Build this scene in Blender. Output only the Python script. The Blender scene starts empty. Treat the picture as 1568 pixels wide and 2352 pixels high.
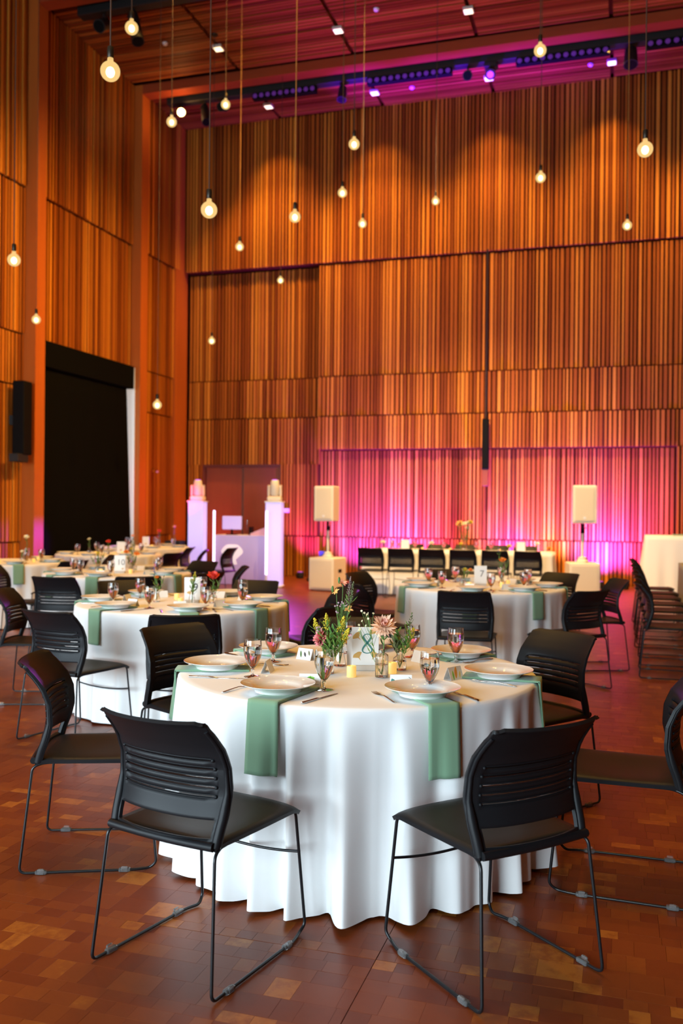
import bpy, math, random
import numpy as np
from mathutils import Vector, Matrix
PI = math.pi
sin, cos, rad = math.sin, math.cos, math.radians
rng = random.Random(11)
SC = bpy.context.scene
COL = SC.collection
# ------------------------------------------------------------------ camera
cam_data = bpy.data.cameras.new('camera')
cam = bpy.data.objects.new('camera', cam_data)
COL.objects.link(cam)
SC.camera = cam
cam_data.sensor_fit = 'HORIZONTAL'
cam_data.sensor_width = 24.0
cam_data.lens = 24.0 * 2092.84 / 1568.0
cam_data.clip_end = 100
YAW, PITCH, ROLL = .296339, -.0028969, .0097054
cr_ = Vector((cos(YAW), sin(YAW), 0)); cf_ = Vector((-sin(YAW), cos(YAW), 0)); cu_ = Vector((0, 0, 1))
cf_, cu_ = cf_ * cos(PITCH) + cu_ * sin(PITCH), cu_ * cos(PITCH) - cf_ * sin(PITCH)
cr_, cu_ = cr_ * cos(ROLL) + cu_ * sin(ROLL), cu_ * cos(ROLL) - cr_ * sin(ROLL)
cam.matrix_world = Matrix(((cr_.x, cu_.x, -cf_.x, 0), (cr_.y, cu_.y, -cf_.y, 0), (cr_.z, cu_.z, -cf_.z, 1.44), (0, 0, 0, 1)))
cam_data.dof.use_dof = True
cam_data.dof.focus_distance = 3.45
cam_data.dof.aperture_fstop = 2.7
# ------------------------------------------------------------------ world, exposure, large lights
W = bpy.data.worlds.new('world'); SC.world = W; W.use_nodes = True
W.node_tree.nodes['Background'].inputs[0].default_value = (.75, .88, 1, 1)
W.node_tree.nodes['Background'].inputs[1].default_value = .5
SC.view_settings.view_transform = 'Standard'
SC.view_settings.look = 'None'
SC.view_settings.exposure = 0.0
SC.view_settings.gamma = 1.0
SC.view_settings.use_curve_mapping = False
SC.cycles.max_bounces = 8
SC.cycles.diffuse_bounces = 3
SC.cycles.glossy_bounces = 3
SC.cycles.transmission_bounces = 8
SC.cycles.transparent_max_bounces = 10
SC.cycles.sample_clamp_indirect = 4.0
SC.cycles.blur_glossy = 1.0
SC.cycles.use_denoising = True
SC.cycles.use_adaptive_sampling = True
SC.cycles.adaptive_threshold = 0.02

def lamp(kind, name, loc, target, power, color, **kw):
    d = bpy.data.lights.new(name, kind)
    d.energy = power; d.color = color
    for k, v in kw.items(): setattr(d, k, v)
    o = bpy.data.objects.new(name, d); COL.objects.link(o)
    o.location = loc
    if target is not None:
        o.rotation_euler = (Vector(target) - Vector(loc)).to_track_quat('-Z', 'Y').to_euler()
    return o
DAY = (.72, .89, 1)
WARM = (1, .525, .1)
lamp('AREA', 'window_daylight', (-4.6, -6.75, 2.7), (-4.6, 0, 1.5), 850, DAY, shape='RECTANGLE', size=7.4, size_y=4.0, spread=rad(125))
lamp('AREA', 'side_window_daylight', (-9.2, -2.6, 2.4), (-1.5, 2.2, .9), 430, DAY, shape='RECTANGLE', size=4.6, size_y=3.6, spread=rad(125))
for yy in (15.1, 12.65, 10.2, 7.75, 5.3, 2.85):
    for xx in (-7.02, -4.76, -2.5, -.24):
        lamp('SPOT', 'ceiling_lamp', (xx, yy, 9.66), (xx, yy, 0), 250 if (yy < 7 or xx > -6) else 120, WARM, spot_size=rad(95), spot_blend=.8, shadow_soft_size=.06)
for xx in (-7.04, -4.78, -2.5, -.24, 2.03):
    lamp('SPOT', 'wall_wash_lamp', (xx, 17.56, 9.66), (xx, 17.75, 5.6), 300, WARM, spot_size=rad(90), spot_blend=1.0, shadow_soft_size=.05)
    lamp('SPOT', 'added_wall_fill', (xx, 16.4, 9.4), (xx, 18.3, 4.6), 600, WARM, spot_size=rad(84), spot_blend=.7, shadow_soft_size=.08)  # second spot added without a fixture to brighten the lower back wall
for yy, pw in ((16.4, 1500), (13.0, 2600), (10.0, 2600)):
    lamp('SPOT', 'added_side_fill', (-1.6, yy, 9.35), (-9.3, yy + .2, 3.2), pw, WARM, spot_size=rad(62), spot_blend=.9, shadow_soft_size=.08)  # made-up spots, no fixtures, to light the left wall more evenly
# ------------------------------------------------------------------ materials
def nodes_of(m):
    m.use_nodes = True
    nt = m.node_tree
    return nt, nt.nodes, nt.links, nt.nodes['Principled BSDF']
def mat(name, color, rough=.5, metal=0.0, emit=None, es=0.0, trans=0.0, spec=None, coat=0.0, sheen=0.0):
    m = bpy.data.materials.new(name)
    nt, N, L, b = nodes_of(m)
    b.inputs['Base Color'].default_value = (*color, 1)
    b.inputs['Roughness'].default_value = rough
    b.inputs['Metallic'].default_value = metal
    if emit: b.inputs['Emission Color'].default_value = (*emit, 1); b.inputs['Emission Strength'].default_value = es
    if trans: b.inputs['Transmission Weight'].default_value = trans
    if spec is not None: b.inputs['Specular IOR Level'].default_value = spec
    if coat: b.inputs['Coat Weight'].default_value = coat
    if sheen: b.inputs['Sheen Weight'].default_value = sheen
    return m
def noise_bump(m, scale, strength, dist=.002, stretch=None):
    nt, N, L, b = nodes_of(m)
    tc = N.new('ShaderNodeTexCoord'); nz = N.new('ShaderNodeTexNoise'); bp = N.new('ShaderNodeBump')
    nz.inputs['Scale'].default_value = scale; nz.inputs['Detail'].default_value = 4
    src = tc.outputs['Object']
    if stretch:
        mp = N.new('ShaderNodeMapping'); mp.inputs['Scale'].default_value = stretch; L.new(src, mp.inputs['Vector']); src = mp.outputs['Vector']
    L.new(src, nz.inputs['Vector']); L.new(nz.outputs['Fac'], bp.inputs['Height'])
    bp.inputs['Strength'].default_value = strength; bp.inputs['Distance'].default_value = dist
    L.new(bp.outputs['Normal'], b.inputs['Normal'])
    return m
def wood(name, stops, source, grain, rough=.45, gscale=6.0, coat=0.0, gamt=.35, bump=.0, spec=.5):
    """stops: colours from dark to pale; source: 'island', 'object' or None; grain: mapping scale along the grain"""
    m = bpy.data.materials.new(name)
    nt, N, L, b = nodes_of(m)
    ramp = N.new('ShaderNodeValToRGB')
    els = ramp.color_ramp.elements
    while len(els) < len(stops): els.new(.5)
    for k, (p, c) in enumerate(stops): els[k].position = p; els[k].color = (*c, 1)
    tc = N.new('ShaderNodeTexCoord'); mp = N.new('ShaderNodeMapping'); mp.inputs['Scale'].default_value = grain
    nz = N.new('ShaderNodeTexNoise'); nz.inputs['Scale'].default_value = gscale; nz.inputs['Detail'].default_value = 6; nz.inputs['Roughness'].default_value = .65
    nz.noise_dimensions = '4D'
    L.new(tc.outputs['Object'], mp.inputs['Vector']); L.new(mp.outputs['Vector'], nz.inputs['Vector'])
    if source == 'island':
        g = N.new('ShaderNodeNewGeometry'); rnd = g.outputs['Random Per Island']
    elif source == 'object':
        g = N.new('ShaderNodeObjectInfo'); rnd = g.outputs['Random']
    else:
        v = N.new('ShaderNodeValue'); v.outputs[0].default_value = .5; rnd = v.outputs[0]
    ml = N.new('ShaderNodeMath'); ml.operation = 'MULTIPLY'; ml.inputs[1].default_value = 40; L.new(rnd, ml.inputs[0]); L.new(ml.outputs[0], nz.inputs['W'])
    s = N.new('ShaderNodeMath'); s.operation = 'SUBTRACT'; s.inputs[1].default_value = .5; L.new(nz.outputs['Fac'], s.inputs[0])
    a = N.new('ShaderNodeMath'); a.operation = 'MULTIPLY_ADD'; a.inputs[1].default_value = gamt * 2; L.new(s.outputs[0], a.inputs[0]); L.new(rnd, a.inputs[2])
    L.new(a.outputs[0], ramp.inputs['Fac']); L.new(ramp.outputs['Color'], b.inputs['Base Color'])
    b.inputs['Roughness'].default_value = rough; b.inputs['Specular IOR Level'].default_value = spec
    if bump:
        bp = N.new('ShaderNodeBump'); bp.inputs['Strength'].default_value = bump; bp.inputs['Distance'].default_value = .002
        L.new(nz.outputs['Fac'], bp.inputs['Height']); L.new(bp.outputs['Normal'], b.inputs['Normal'])
    return m
SLATS = [(0, (.2, .045, .006)), (.35, (.35, .098, .012)), (.7, (.5, .168, .02)), (1, (.62, .24, .03))]
DIM_SLATS = [(p, (a * .62, b * .5, c * .8)) for p, (a, b, c) in SLATS]  # slat colours darkened and reddened to imitate the dim, magenta-lit ceiling
M = {}
M['slat_v'] = wood('slatted_fir_vertical', SLATS, 'island', (1, 1, .06), rough=.55, gscale=9, spec=.1)
M['slat_x'] = wood('slatted_fir_along', DIM_SLATS, 'island', (.06, 1, 1), rough=.55, gscale=9, spec=.1)
M['fir'] = wood('smooth_fir', [(0, (.3, .065, .012)), (.5, (.44, .11, .018)), (1, (.53, .15, .025))], None, (1, 1, .08), rough=.45, gscale=7, spec=.15)
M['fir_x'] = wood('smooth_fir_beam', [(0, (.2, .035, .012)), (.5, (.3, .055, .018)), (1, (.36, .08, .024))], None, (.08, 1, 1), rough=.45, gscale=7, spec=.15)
M['backing'] = mat('dark_wood_backing', (.085, .02, .006), .8, spec=.05)
M['door'] = wood('cherry_door', [(0, (.22, .04, .018)), (.5, (.34, .075, .028)), (1, (.42, .11, .04))], None, (1, 1, .1), rough=.35, gscale=6)
M['doorframe'] = mat('dark_red_frame', (.16, .03, .018), .4)
FLOORC = [(0, (.125, .022, .006)), (.3, (.155, .031, .007)), (.75, (.185, .041, .008)), (.92, (.215, .055, .009)), (1, (.32, .105, .016))]
M['block'] = wood('end_grain_block', FLOORC, 'object', (1, 1, 1), rough=.36, gscale=26, gamt=.2, bump=.12, spec=.32)
M['blocks'] = wood('end_grain_blocks', FLOORC, 'island', (1, 1, 1), rough=.36, gscale=26, gamt=.2, bump=.12, spec=.32)
def floor_far():
    m = bpy.data.materials.new('wood_block_floor')
    nt, N, L, b = nodes_of(m)
    tc = N.new('ShaderNodeTexCoord'); br = N.new('ShaderNodeTexBrick')
    br.inputs['Scale'].default_value = 1; br.inputs['Brick Width'].default_value = .1; br.inputs['Row Height'].default_value = .075
    br.inputs['Mortar Size'].default_value = .0012; br.inputs['Color1'].default_value = (.13, .025, .006, 1); br.inputs['Color2'].default_value = (.21, .05, .009, 1); br.inputs['Mortar'].default_value = (.05, .015, .008, 1)
    L.new(tc.outputs['Object'], br.inputs['Vector'])
    L.new(br.outputs['Color'], b.inputs['Base Color']); b.inputs['Roughness'].default_value = .36; b.inputs['Specular IOR Level'].default_value = .32
    return m
M['floor'] = floor_far()
M['cloth'] = noise_bump(mat('white_linen', (.80, .80, .79), .85, sheen=.25), 500, .08, .0006)
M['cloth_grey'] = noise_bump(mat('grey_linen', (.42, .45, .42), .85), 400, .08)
M['sage'] = noise_bump(mat('sage_linen', (.195, .34, .21), .85, sheen=.2), 600, .1, .0005)
M['plastic'] = noise_bump(mat('black_plastic', (.0085, .009, .0105), .46, spec=.22), 900, .05, .0004)
M['rod'] = mat('black_powder_coat', (.008, .009, .0105), .3, spec=.4)
M['clear'] = mat('clear_plastic', (.95, .97, .97), .1, trans=.92)
M['china'] = mat('white_china', (.78, .77, .74), .06, coat=.3)
M['glass'] = mat('clear_glass', (1, 1, 1), .0, trans=1.0); M['glass'].node_tree.nodes['Principled BSDF'].inputs['IOR'].default_value = 1.48
M['water'] = mat('water', (1, 1, 1), .0, trans=1.0); M['water'].node_tree.nodes['Principled BSDF'].inputs['IOR'].default_value = 1.33
M['steel'] = mat('polished_steel', (.62, .58, .54), .16, metal=1)
M['paper'] = mat('white_card', (.86, .86, .83), .6)
M['teal'] = mat('teal_ink', (.05, .23, .21), .6)
M['tan'] = mat('ginkgo_gold', (.6, .36, .1), .6)
M['greypaint'] = mat('ink_grey', (.2, .2, .2), .6)
M['green_ink'] = mat('leaf_green_paint', (.25, .6, .08), .6)
M['yellow_ink'] = mat('yellow_paint', (.7, .55, .08), .6)
M['red_ink'] = mat('coral_paint', (.75, .12, .06), .6)
M['orange_ink'] = mat('orange_paint', (.8, .35, .05), .6)
M['dark_ink'] = mat('dark_leaf_paint', (.06, .06, .07), .6)
M['base'] = mat('whitewashed_wood', (.62, .57, .5), .6)
M['wax'] = mat('led_candle_wax', (.85, .6, .25), .5, emit=(1, .6, .12), es=.6)
M['flame'] = mat('candle_flame', (1, .7, .2), .4, emit=(1, .6, .15), es=1.6)
M['stem'] = mat('green_stem', (.12, .24, .05), .55)
M['leaf'] = mat('green_leaf', (.07, .17, .035), .5)
M['fern'] = mat('fresh_fern', (.13, .27, .05), .55)
M['olive'] = mat('dull_green_leaf', (.13, .16, .07), .6)
M['peach'] = mat('peach_petal', (.86, .56, .38), .6)
M['peach2'] = mat('rosy_petal', (.8, .4, .3), .6)
M['pink'] = mat('coral_pink_petal', (.85, .27, .28), .6)
M['golden'] = mat('goldenrod', (.62, .5, .03), .6)
M['white_f'] = mat('white_petal', (.8, .76, .55), .6)
M['mauve'] = mat('mauve_petal', (.5, .33, .45), .6)
M['heather'] = mat('brown_heather', (.24, .15, .14), .7)
M['orange_f'] = mat('orange_petal', (.85, .27, .03), .6)
M['red_f'] = mat('red_petal', (.7, .05, .03), .6)
M['blue_f'] = mat('blue_petal', (.06, .06, .3), .6)
M['black'] = mat('matt_black', (.006, .006, .006), .6)
M['blackmetal'] = mat('black_metal', (.004, .004, .0045), .6, spec=.08)
M['blind'] = mat('blackout_fabric', (.003, .003, .003), .95, spec=.05)
M['redpanel'] = mat('red_lit_panel', (.3, .05, .02), .5)  # red light on the speaker's lower part put into its colour
M['cream'] = mat('cream_speaker_paint', (.8, .72, .58), .5)
M['grille'] = noise_bump(mat('cream_speaker_grille', (.72, .62, .46), .6), 300, .3)
M['white'] = mat('white_panel', (.82, .82, .84), .4)
M['tower'] = mat('lit_tower_fabric', (.5, .48, .6), .6, emit=(.55, .42, 1), es=.8)
M['tube'] = mat('led_tube', (1, 1, 1), .4, emit=(.78, .62, 1), es=3)
M['facade'] = mat('booth_facade', (.55, .46, .6), .55, emit=(.5, .28, .8), es=.16)
M['emblem'] = mat('white_emblem', (.9, .86, .8), .6, emit=(1, .85, .8), es=.35)  # printed emblem given a glow of its own; it is no lamp
M['cord'] = mat('brown_cord', (.05, .02, .012), .6)
M['litcord'] = mat('warm_lit_cord', (.45, .2, .04), .5)  # lit copy of the brown cord; warm light put into the colour
M['socket'] = mat('dark_bronze_socket', (.03, .022, .015), .4, metal=.6)
M['core'] = mat('bulb_filament_glow', (1, .8, .4), .4, emit=(1, .74, .32), es=26)
M['lightface'] = mat('ceiling_light_lens', (1, .9, .7), .4, emit=(1, .78, .45), es=2.2)
M['lens'] = mat('stage_lamp_lens', (1, .9, .7), .4, emit=(1, .68, .25), es=9)
M['ledlens'] = mat('violet_led_lens', (.1, .03, .2), .3, emit=(.25, .05, .6), es=.16)
M['sky'] = mat('bright_daylight_pane', (.8, .85, .9), .5, emit=(.72, .82, .88), es=1.5)
M['purple_emit'] = mat('violet_lamp_lens', (.5, .1, .9), .3, emit=(.4, .05, 1), es=1.5)
M['amber_emit'] = mat('amber_lamp_lens', (.9, .4, .1), .3, emit=(1, .4, .05), es=5)
M['bluebox'] = mat('blue_box', (.05, .1, .4), .5)
M['screen'] = mat('lilac_lit_equipment', (.6, .5, .85), .4, emit=(.45, .33, .8), es=.35)  # white equipment; the lilac light on it is put into colour and emission
M['pinkcover'] = mat('pink_lit_cover', (.75, .4, .45), .6)
def globe_mat():
    m = bpy.data.materials.new('amber_bulb_glass'); m.use_nodes = True
    nt = m.node_tree; N = nt.nodes; L = nt.links; N.clear()
    out = N.new('ShaderNodeOutputMaterial'); t = N.new('ShaderNodeBsdfTransparent'); e = N.new('ShaderNodeEmission'); mx = N.new('ShaderNodeMixShader')
    e.inputs['Color'].default_value = (1, .66, .25, 1); e.inputs['Strength'].default_value = 1.05
    t.inputs['Color'].default_value = (1, .9, .7, 1)
    mx.inputs['Fac'].default_value = .72
    L.new(t.outputs[0], mx.inputs[1]); L.new(e.outputs[0], mx.inputs[2]); L.new(mx.outputs[0], out.inputs['Surface'])
    return m
M['globe'] = globe_mat()
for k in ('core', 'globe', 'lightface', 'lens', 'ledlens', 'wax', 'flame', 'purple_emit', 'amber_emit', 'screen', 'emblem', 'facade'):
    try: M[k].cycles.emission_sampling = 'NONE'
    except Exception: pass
# ------------------------------------------------------------------ mesh helpers
class MB:
    def __init__(s): s.v = []; s.f = []; s.sm = []
    def add(s, v, f, smooth=False):
        o = len(s.v); s.v += [tuple(p) for p in v]; s.f += [tuple(i + o for i in q) for q in f]; s.sm += [smooth] * len(f); return s
    def box(s, x0, x1, y0, y1, z0, z1, bev=0.0):
        if bev <= 0:
            v = [(x, y, z) for x in (x0, x1) for y in (y0, y1) for z in (z0, z1)]
            return s.add(v, [(0, 1, 3, 2), (4, 6, 7, 5), (0, 4, 5, 1), (2, 3, 7, 6), (0, 2, 6, 4), (1, 5, 7, 3)])
        b = bev; rings = []
        for z, i in ((z0, b), (z0 + b, 0), (z1 - b, 0), (z1, b)):
            X0, X1, Y0, Y1 = x0 + i, x1 - i, y0 + i, y1 - i
            rings.append([(X0 + b, Y0, z), (X1 - b, Y0, z), (X1, Y0 + b, z), (X1, Y1 - b, z), (X1 - b, Y1, z), (X0 + b, Y1, z), (X0, Y1 - b, z), (X0, Y0 + b, z)])
        return s.loft(rings, cap=True, smooth=False)
    def loft(s, rings, cap=True, smooth=True, closed=True):
        n = len(rings[0]); v = [p for r in rings for p in r]; f = []
        for k in range(len(rings) - 1):
            for i in range(n if closed else n - 1):
                j = (i + 1) % n
                f.append((k * n + i, k * n + j, (k + 1) * n + j, (k + 1) * n + i))
        s.add(v, f, smooth)
        if cap:
            s.add(rings[0], [tuple(range(n - 1, -1, -1))]); s.add(rings[-1], [tuple(range(n))])
        return s
    def tube(s, path, r, n=8, cap=True):
        P = [Vector(p) for p in path]; rings = []
        t0 = (P[1] - P[0]).normalized()
        u = t0.orthogonal().normalized()
        for k, p in enumerate(P):
            t = ((P[min(k + 1, len(P) - 1)] - P[max(k - 1, 0)])).normalized()
            u = (u - t * u.dot(t)).normalized(); w = t.cross(u)
            rr = r[k] if isinstance(r, (list, tuple)) else r
            rings.append([tuple(p + (u * cos(2 * PI * i / n) + w * sin(2 * PI * i / n)) * rr) for i in range(n)])
        return s.loft(rings, cap)
    def lathe(s, prof, n=24, c=(0, 0, 0), cap=False):
        rings = [[(c[0] + r * cos(2 * PI * i / n), c[1] + r * sin(2 * PI * i / n), c[2] + z) for i in range(n)] for r, z in prof]
        k0 = 0
        for k in range(1, len(prof)):
            last = k == len(prof) - 1
            if not last:
                a = Vector((prof[k][0] - prof[k - 1][0], prof[k][1] - prof[k - 1][1])); b = Vector((prof[k + 1][0] - prof[k][0], prof[k + 1][1] - prof[k][1]))
            if last or (a.length > 1e-9 and b.length > 1e-9 and a.angle(b) > .85):
                s.loft(rings[k0:k + 1], False); k0 = k
        return s
    def ball(s, c, r, n=10, m=6, sq=(1, 1, 1)):
        prof = [(max(1e-4, sin(PI * k / m)), -cos(PI * k / m)) for k in range(m + 1)]
        rings = [[(c[0] + q * r * sq[0] * cos(2 * PI * i / n), c[1] + q * r * sq[1] * sin(2 * PI * i / n), c[2] + z * r * sq[2]) for i in range(n)] for q, z in prof]
        return s.loft(rings, False)
    def sheet(s, fn, nu, nv, thick=None, smooth=True, skip=None, us=None, vs=None):
        us = us if us is not None else [i / nu for i in range(nu + 1)]; vs = vs if vs is not None else [j / nv for j in range(nv + 1)]
        nu, nv = len(us) - 1, len(vs) - 1
        g = [[Vector(fn(u, v)) for v in vs] for u in us]
        idx = lambda i, j: i * (nv + 1) + j
        F = [(i, j) for i in range(nu) for j in range(nv) if not (skip and skip((us[i] + us[i + 1]) / 2, (vs[j] + vs[j + 1]) / 2))]
        q = lambda i, j: (idx(i, j), idx(i + 1, j), idx(i + 1, j + 1), idx(i, j + 1))
        if not thick:
            return s.add([p for r in g for p in r], [q(i, j) for i, j in F], smooth)
        v1 = [p for r in g for p in r]; v2 = []
        for i in range(nu + 1):
            for j in range(nv + 1):
                a = g[min(i + 1, nu)][j] - g[max(i - 1, 0)][j]; b = g[i][min(j + 1, nv)] - g[i][max(j - 1, 0)]
                nn = a.cross(b); nn = nn.normalized() if nn.length > 1e-12 else Vector((0, 0, 1))
                v2.append(g[i][j] - nn * thick)
        o = len(v1); fs = [q(i, j) for i, j in F]; ed = {}
        for a in fs:
            for k in range(4):
                e = (a[k], a[(k + 1) % 4]); ed[e] = 1
        side = [(e[1], e[0], e[0] + o, e[1] + o) for e in ed if (e[1], e[0]) not in ed]
        s.add(v1 + v2, fs + [tuple(i + o for i in reversed(a)) for a in fs], smooth)
        k = len(s.v) - 2 * o
        s.f += [tuple(i + k for i in a) for a in side]; s.sm += [False] * len(side)
        return s
    def mesh(s, name, m=None):
        me = bpy.data.meshes.new(name); me.from_pydata(s.v, [], s.f); me.update()
        me.polygons.foreach_set('use_smooth', s.sm)
        if m: me.materials.append(m)
        return me
    def build(s, name, m, parent=None, loc=None, kind=None):
        return put(name, s.mesh(name, m), parent, loc, kind=kind)
def put(name, me, parent=None, loc=None, rot=None, kind=None):
    o = bpy.data.objects.new(name, me); COL.objects.link(o)
    if parent: o.parent = parent
    if loc: o.location = loc
    if rot: o.rotation_euler = rot
    if kind: o['kind'] = kind
    return o
def tag(o, label, cat, group=None, kind=None):
    o['label'] = label; o['category'] = cat
    if group: o['group'] = group
    if kind: o['kind'] = kind
    return o
def thing(name, loc, rz, label, cat, group=None):
    o = bpy.data.objects.new(name, None); COL.objects.link(o)
    o.empty_display_size = .1; o.location = loc; o.rotation_euler = (0, 0, rz)
    return tag(o, label, cat, group)
def dup(root, loc, rz, label, group=None):
    kids = KIDS.get(root)
    if kids is None:
        kids = KIDS[root] = [(c, list(c.children)) for c in root.children]
    r = root.copy(); COL.objects.link(r); r.location = loc; r.rotation_euler = (0, 0, rz); r['label'] = label
    if group: r['group'] = group
    for c, gs in kids:
        d = c.copy(); COL.objects.link(d); d.parent = r
        for g in gs:
            e = g.copy(); COL.objects.link(e); e.parent = d
    return r
KIDS = {}
USED = set()
def place(proto, loc, rz, label, group=None):
    """the first placing moves the thing first built itself, later ones are copies"""
    if proto not in USED:
        USED.add(proto)
        KIDS[proto] = [(c, list(c.children)) for c in proto.children]
        proto.location = loc; proto.rotation_euler = (0, 0, rz); proto['label'] = label
        if group: proto['group'] = group
        return proto
    return dup(proto, loc, rz, label, group)
def fillet(pts, r, n=5):
    P = [Vector(p) for p in pts]; out = [P[0]]
    for k in range(1, len(P) - 1):
        a = (P[k - 1] - P[k]); b = (P[k + 1] - P[k]); d = min(r, a.length * .45, b.length * .45)
        p0 = P[k] + a.normalized() * d; p1 = P[k] + b.normalized() * d
        for i in range(n + 1):
            t = i / n; out.append(p0 * (1 - t) ** 2 + P[k] * 2 * t * (1 - t) + p1 * t * t)
    out.append(P[-1]); return out
def structure(o): o['kind'] = 'structure'; return o
# ------------------------------------------------------------------ room shell
XL, YB, ZC = -9.25, 18.4, 9.78
XR, YF = 8.0, -7.0
floor = structure(MB().box(-10.2, XR + .3, YF - .3, 19.2, -.25, -.006).build('floor', M['floor']))
J1, J2, J3, JR, J0 = 6.62, 4.24, 3.40, 2.69, .86
def slats_x(mb, x0, x1, yf, z0, z1, depth=.05, seed=0, face=1):
    """vertical slats side by side along x, front faces at y = yf, looking to -y"""
    r = random.Random(seed); x = x0
    while x < x1 - .03:
        w = r.choice((.03, .038, .045, .06)); w = min(w, x1 - x); dd = r.uniform(-.012, .012)
        mb.box(x, x + w, yf + dd, yf + depth, z0, z1); x += w + r.choice((.026, .034, .042))
    return mb
def slats_y(mb, y0, y1, xf, z0, z1, depth=.05, seed=0):
    r = random.Random(seed); y = y0
    while y < y1 - .03:
        w = r.choice((.03, .038, .045, .06)); w = min(w, y1 - y); dd = r.uniform(-.012, .012)
        mb.box(xf - depth, xf + dd, y, y + w, z0, z1); y += w + r.choice((.026, .034, .042))
    return mb
# back wall
wb = structure(MB().box(-10.2, XR + .3, 18.62, 19.2, -.006, 10.3).build('wall_back', M['backing']))
g = .012
for k, (x0, x1, yf, z0, z1) in enumerate([
        (-9.2, XR, 18.24, J1 + g, ZC),
        (-9.2, -6.12, 18.46, J2 + g, J1 - g - .02), (-9.2, -6.12, 18.44, J3 + g, J2 - g), (-9.2, -6.12, 18.42, 2.4, J3 - g),
        (-9.2, -8.86, 18.42, 0, 2.4), (-7.0, -6.12, 18.42, J0 + g, 2.4), (-7.0, -6.12, 18.42, 0, J0 - g),
        (-6.12, XR, 18.29, J2 + g, J1 - g - .02), (-6.12, XR, 18.28, J3 + g, J2 - g), (-6.12, XR, 18.27, JR + g, J3 - g),
        (-6.12, 1.02, 18.5, J0 + g, JR - g), (-6.12, 1.02, 18.5, 0, J0 - g), (1.02, XR, 18.27, 0, JR)]):
    mb = slats_x(MB(), x0, x1, yf, z0, z1, seed=k + 3)
    mb.build('slat_panel', M['slat_v'], wb, kind='stuff')
    MB().box(x0, x1, yf + .051, 18.625, z0 - .005, z1 + .005).build('panel_backing', M['backing'], wb)
# double door
door = structure(MB().box(-8.86, -7.0, 18.45, 18.62, 2.335, 2.4).box(-8.86, -8.81, 18.45, 18.62, 0, 2.34).box(-7.05, -7.0, 18.45, 18.62, 0, 2.34).build('door_1', M['doorframe']))
MB().box(-8.81, -7.945, 18.54, 18.6, .01, 2.335, .004).build('door_leaf', M['door'], door)
MB().box(-7.915, -7.05, 18.54, 18.6, .01, 2.335, .004).build('door_leaf', M['door'], door)
MB().box(-7.95, -7.91, 18.525, 18.56, .01, 2.33, .003).build('meeting_strip', M['steel'], door)
for sx in (-8.06, -7.8):
    MB().tube(fillet([(sx, 18.54, .95), (sx, 18.48, .95), (sx, 18.48, 1.2), (sx, 18.54, 1.2)], .02), .009).build('door_handle', M['steel'], door)
# left wall: pilasters, slatted bays
wl = structure(MB().box(-10.2, XL - .16, YF - .3, -5.0, -.006, 10.3).box(-10.2, XL - .16, -5.0, -.2, -.006, .5).box(-10.2, XL - .16, -5.0, -.2, 4.3, 10.3)
               .box(-10.2, XL - .16, -.2, 12.94, -.006, 10.3).box(-10.2, XL - .16, 12.94, 16.05, 4.22, 10.3).box(-10.2, XL - .16, 16.05, 19.2, -.006, 10.3).build('wall_left', M['backing']))
for k, (y0, y1, xf, z0, z1) in enumerate([
        (2, 12.68, XL, J1 + g, ZC), (2, 12.68, XL - .04, J2 + g, J1 - g), (2, 12.68, XL - .06, J3 + g, J2 - g), (2, 12.68, XL - .08, J0 + g, J3 - g), (2, 12.68, XL - .1, 0, J0 - g),
        (12.95, 16.05, XL, J1 + g, ZC), (12.95, 16.05, XL - .05, 4.22, J1 - g),
        (16.34, 18.04, XL, J1 + g, ZC), (16.34, 18.0, XL - .04, J2 + g, J1 - g), (16.34, 17.9, XL - .05, J3 + g, J2 - g), (16.34, 17.85, XL - .06, J0 + g, J3 - g), (16.34, 17.85, XL - .07, 0, J0 - g)]):
    slats_y(MB(), y0, y1, xf, z0, z1, seed=k + 40).build('slat_panel', M['slat_v'], wl, kind='stuff')
    MB().box(XL - .17, xf - .045, y0, y1, z0 - .005, z1 + .005).build('panel_backing', M['backing'], wl)
MB().box(XL - .17, XL - .005, 17.85, 18.42, 0, ZC).build('corner_board', M['fir'], wl)
for k, (y0, y1) in enumerate(((12.68, 12.94), (16.05, 16.33))):
    structure(MB().box(XL - .17, XL + .165, y0, y1, 0, ZC).build('trim_%d' % (k + 1), M['fir']))
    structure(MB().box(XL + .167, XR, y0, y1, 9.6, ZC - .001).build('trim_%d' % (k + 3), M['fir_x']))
# ceiling with slats along x, joints every 2.265 m
ce = structure(MB().box(-10.2, XR + .3, YF - .3, 19.2, 9.86, 10.3).build('ceiling', M['backing']))
jx = [-7.02, -4.755, -2.49, -.225, 2.04]
edges = [XL] + jx + [XR]
for k in range(len(edges) - 1):
    r = random.Random(70 + k); mb = MB(); y = 9.0
    x0 = edges[k] + (.035 if k else 0); x1 = edges[k + 1] - .035
    while y < 18.22:
        w = r.choice((.045, .055, .07))
        if not (12.6 < y < 13.3 or 15.97 < y < 16.62): mb.box(x0, x1, y, y + w, ZC + r.uniform(-.01, .008), 9.86)
        y += w + r.choice((.025, .035))
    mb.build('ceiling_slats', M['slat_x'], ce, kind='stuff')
structure(MB().box(XR, XR + .3, YF - .3, 19.2, -.006, 10.3).build('wall_right', M['fir']))
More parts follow.
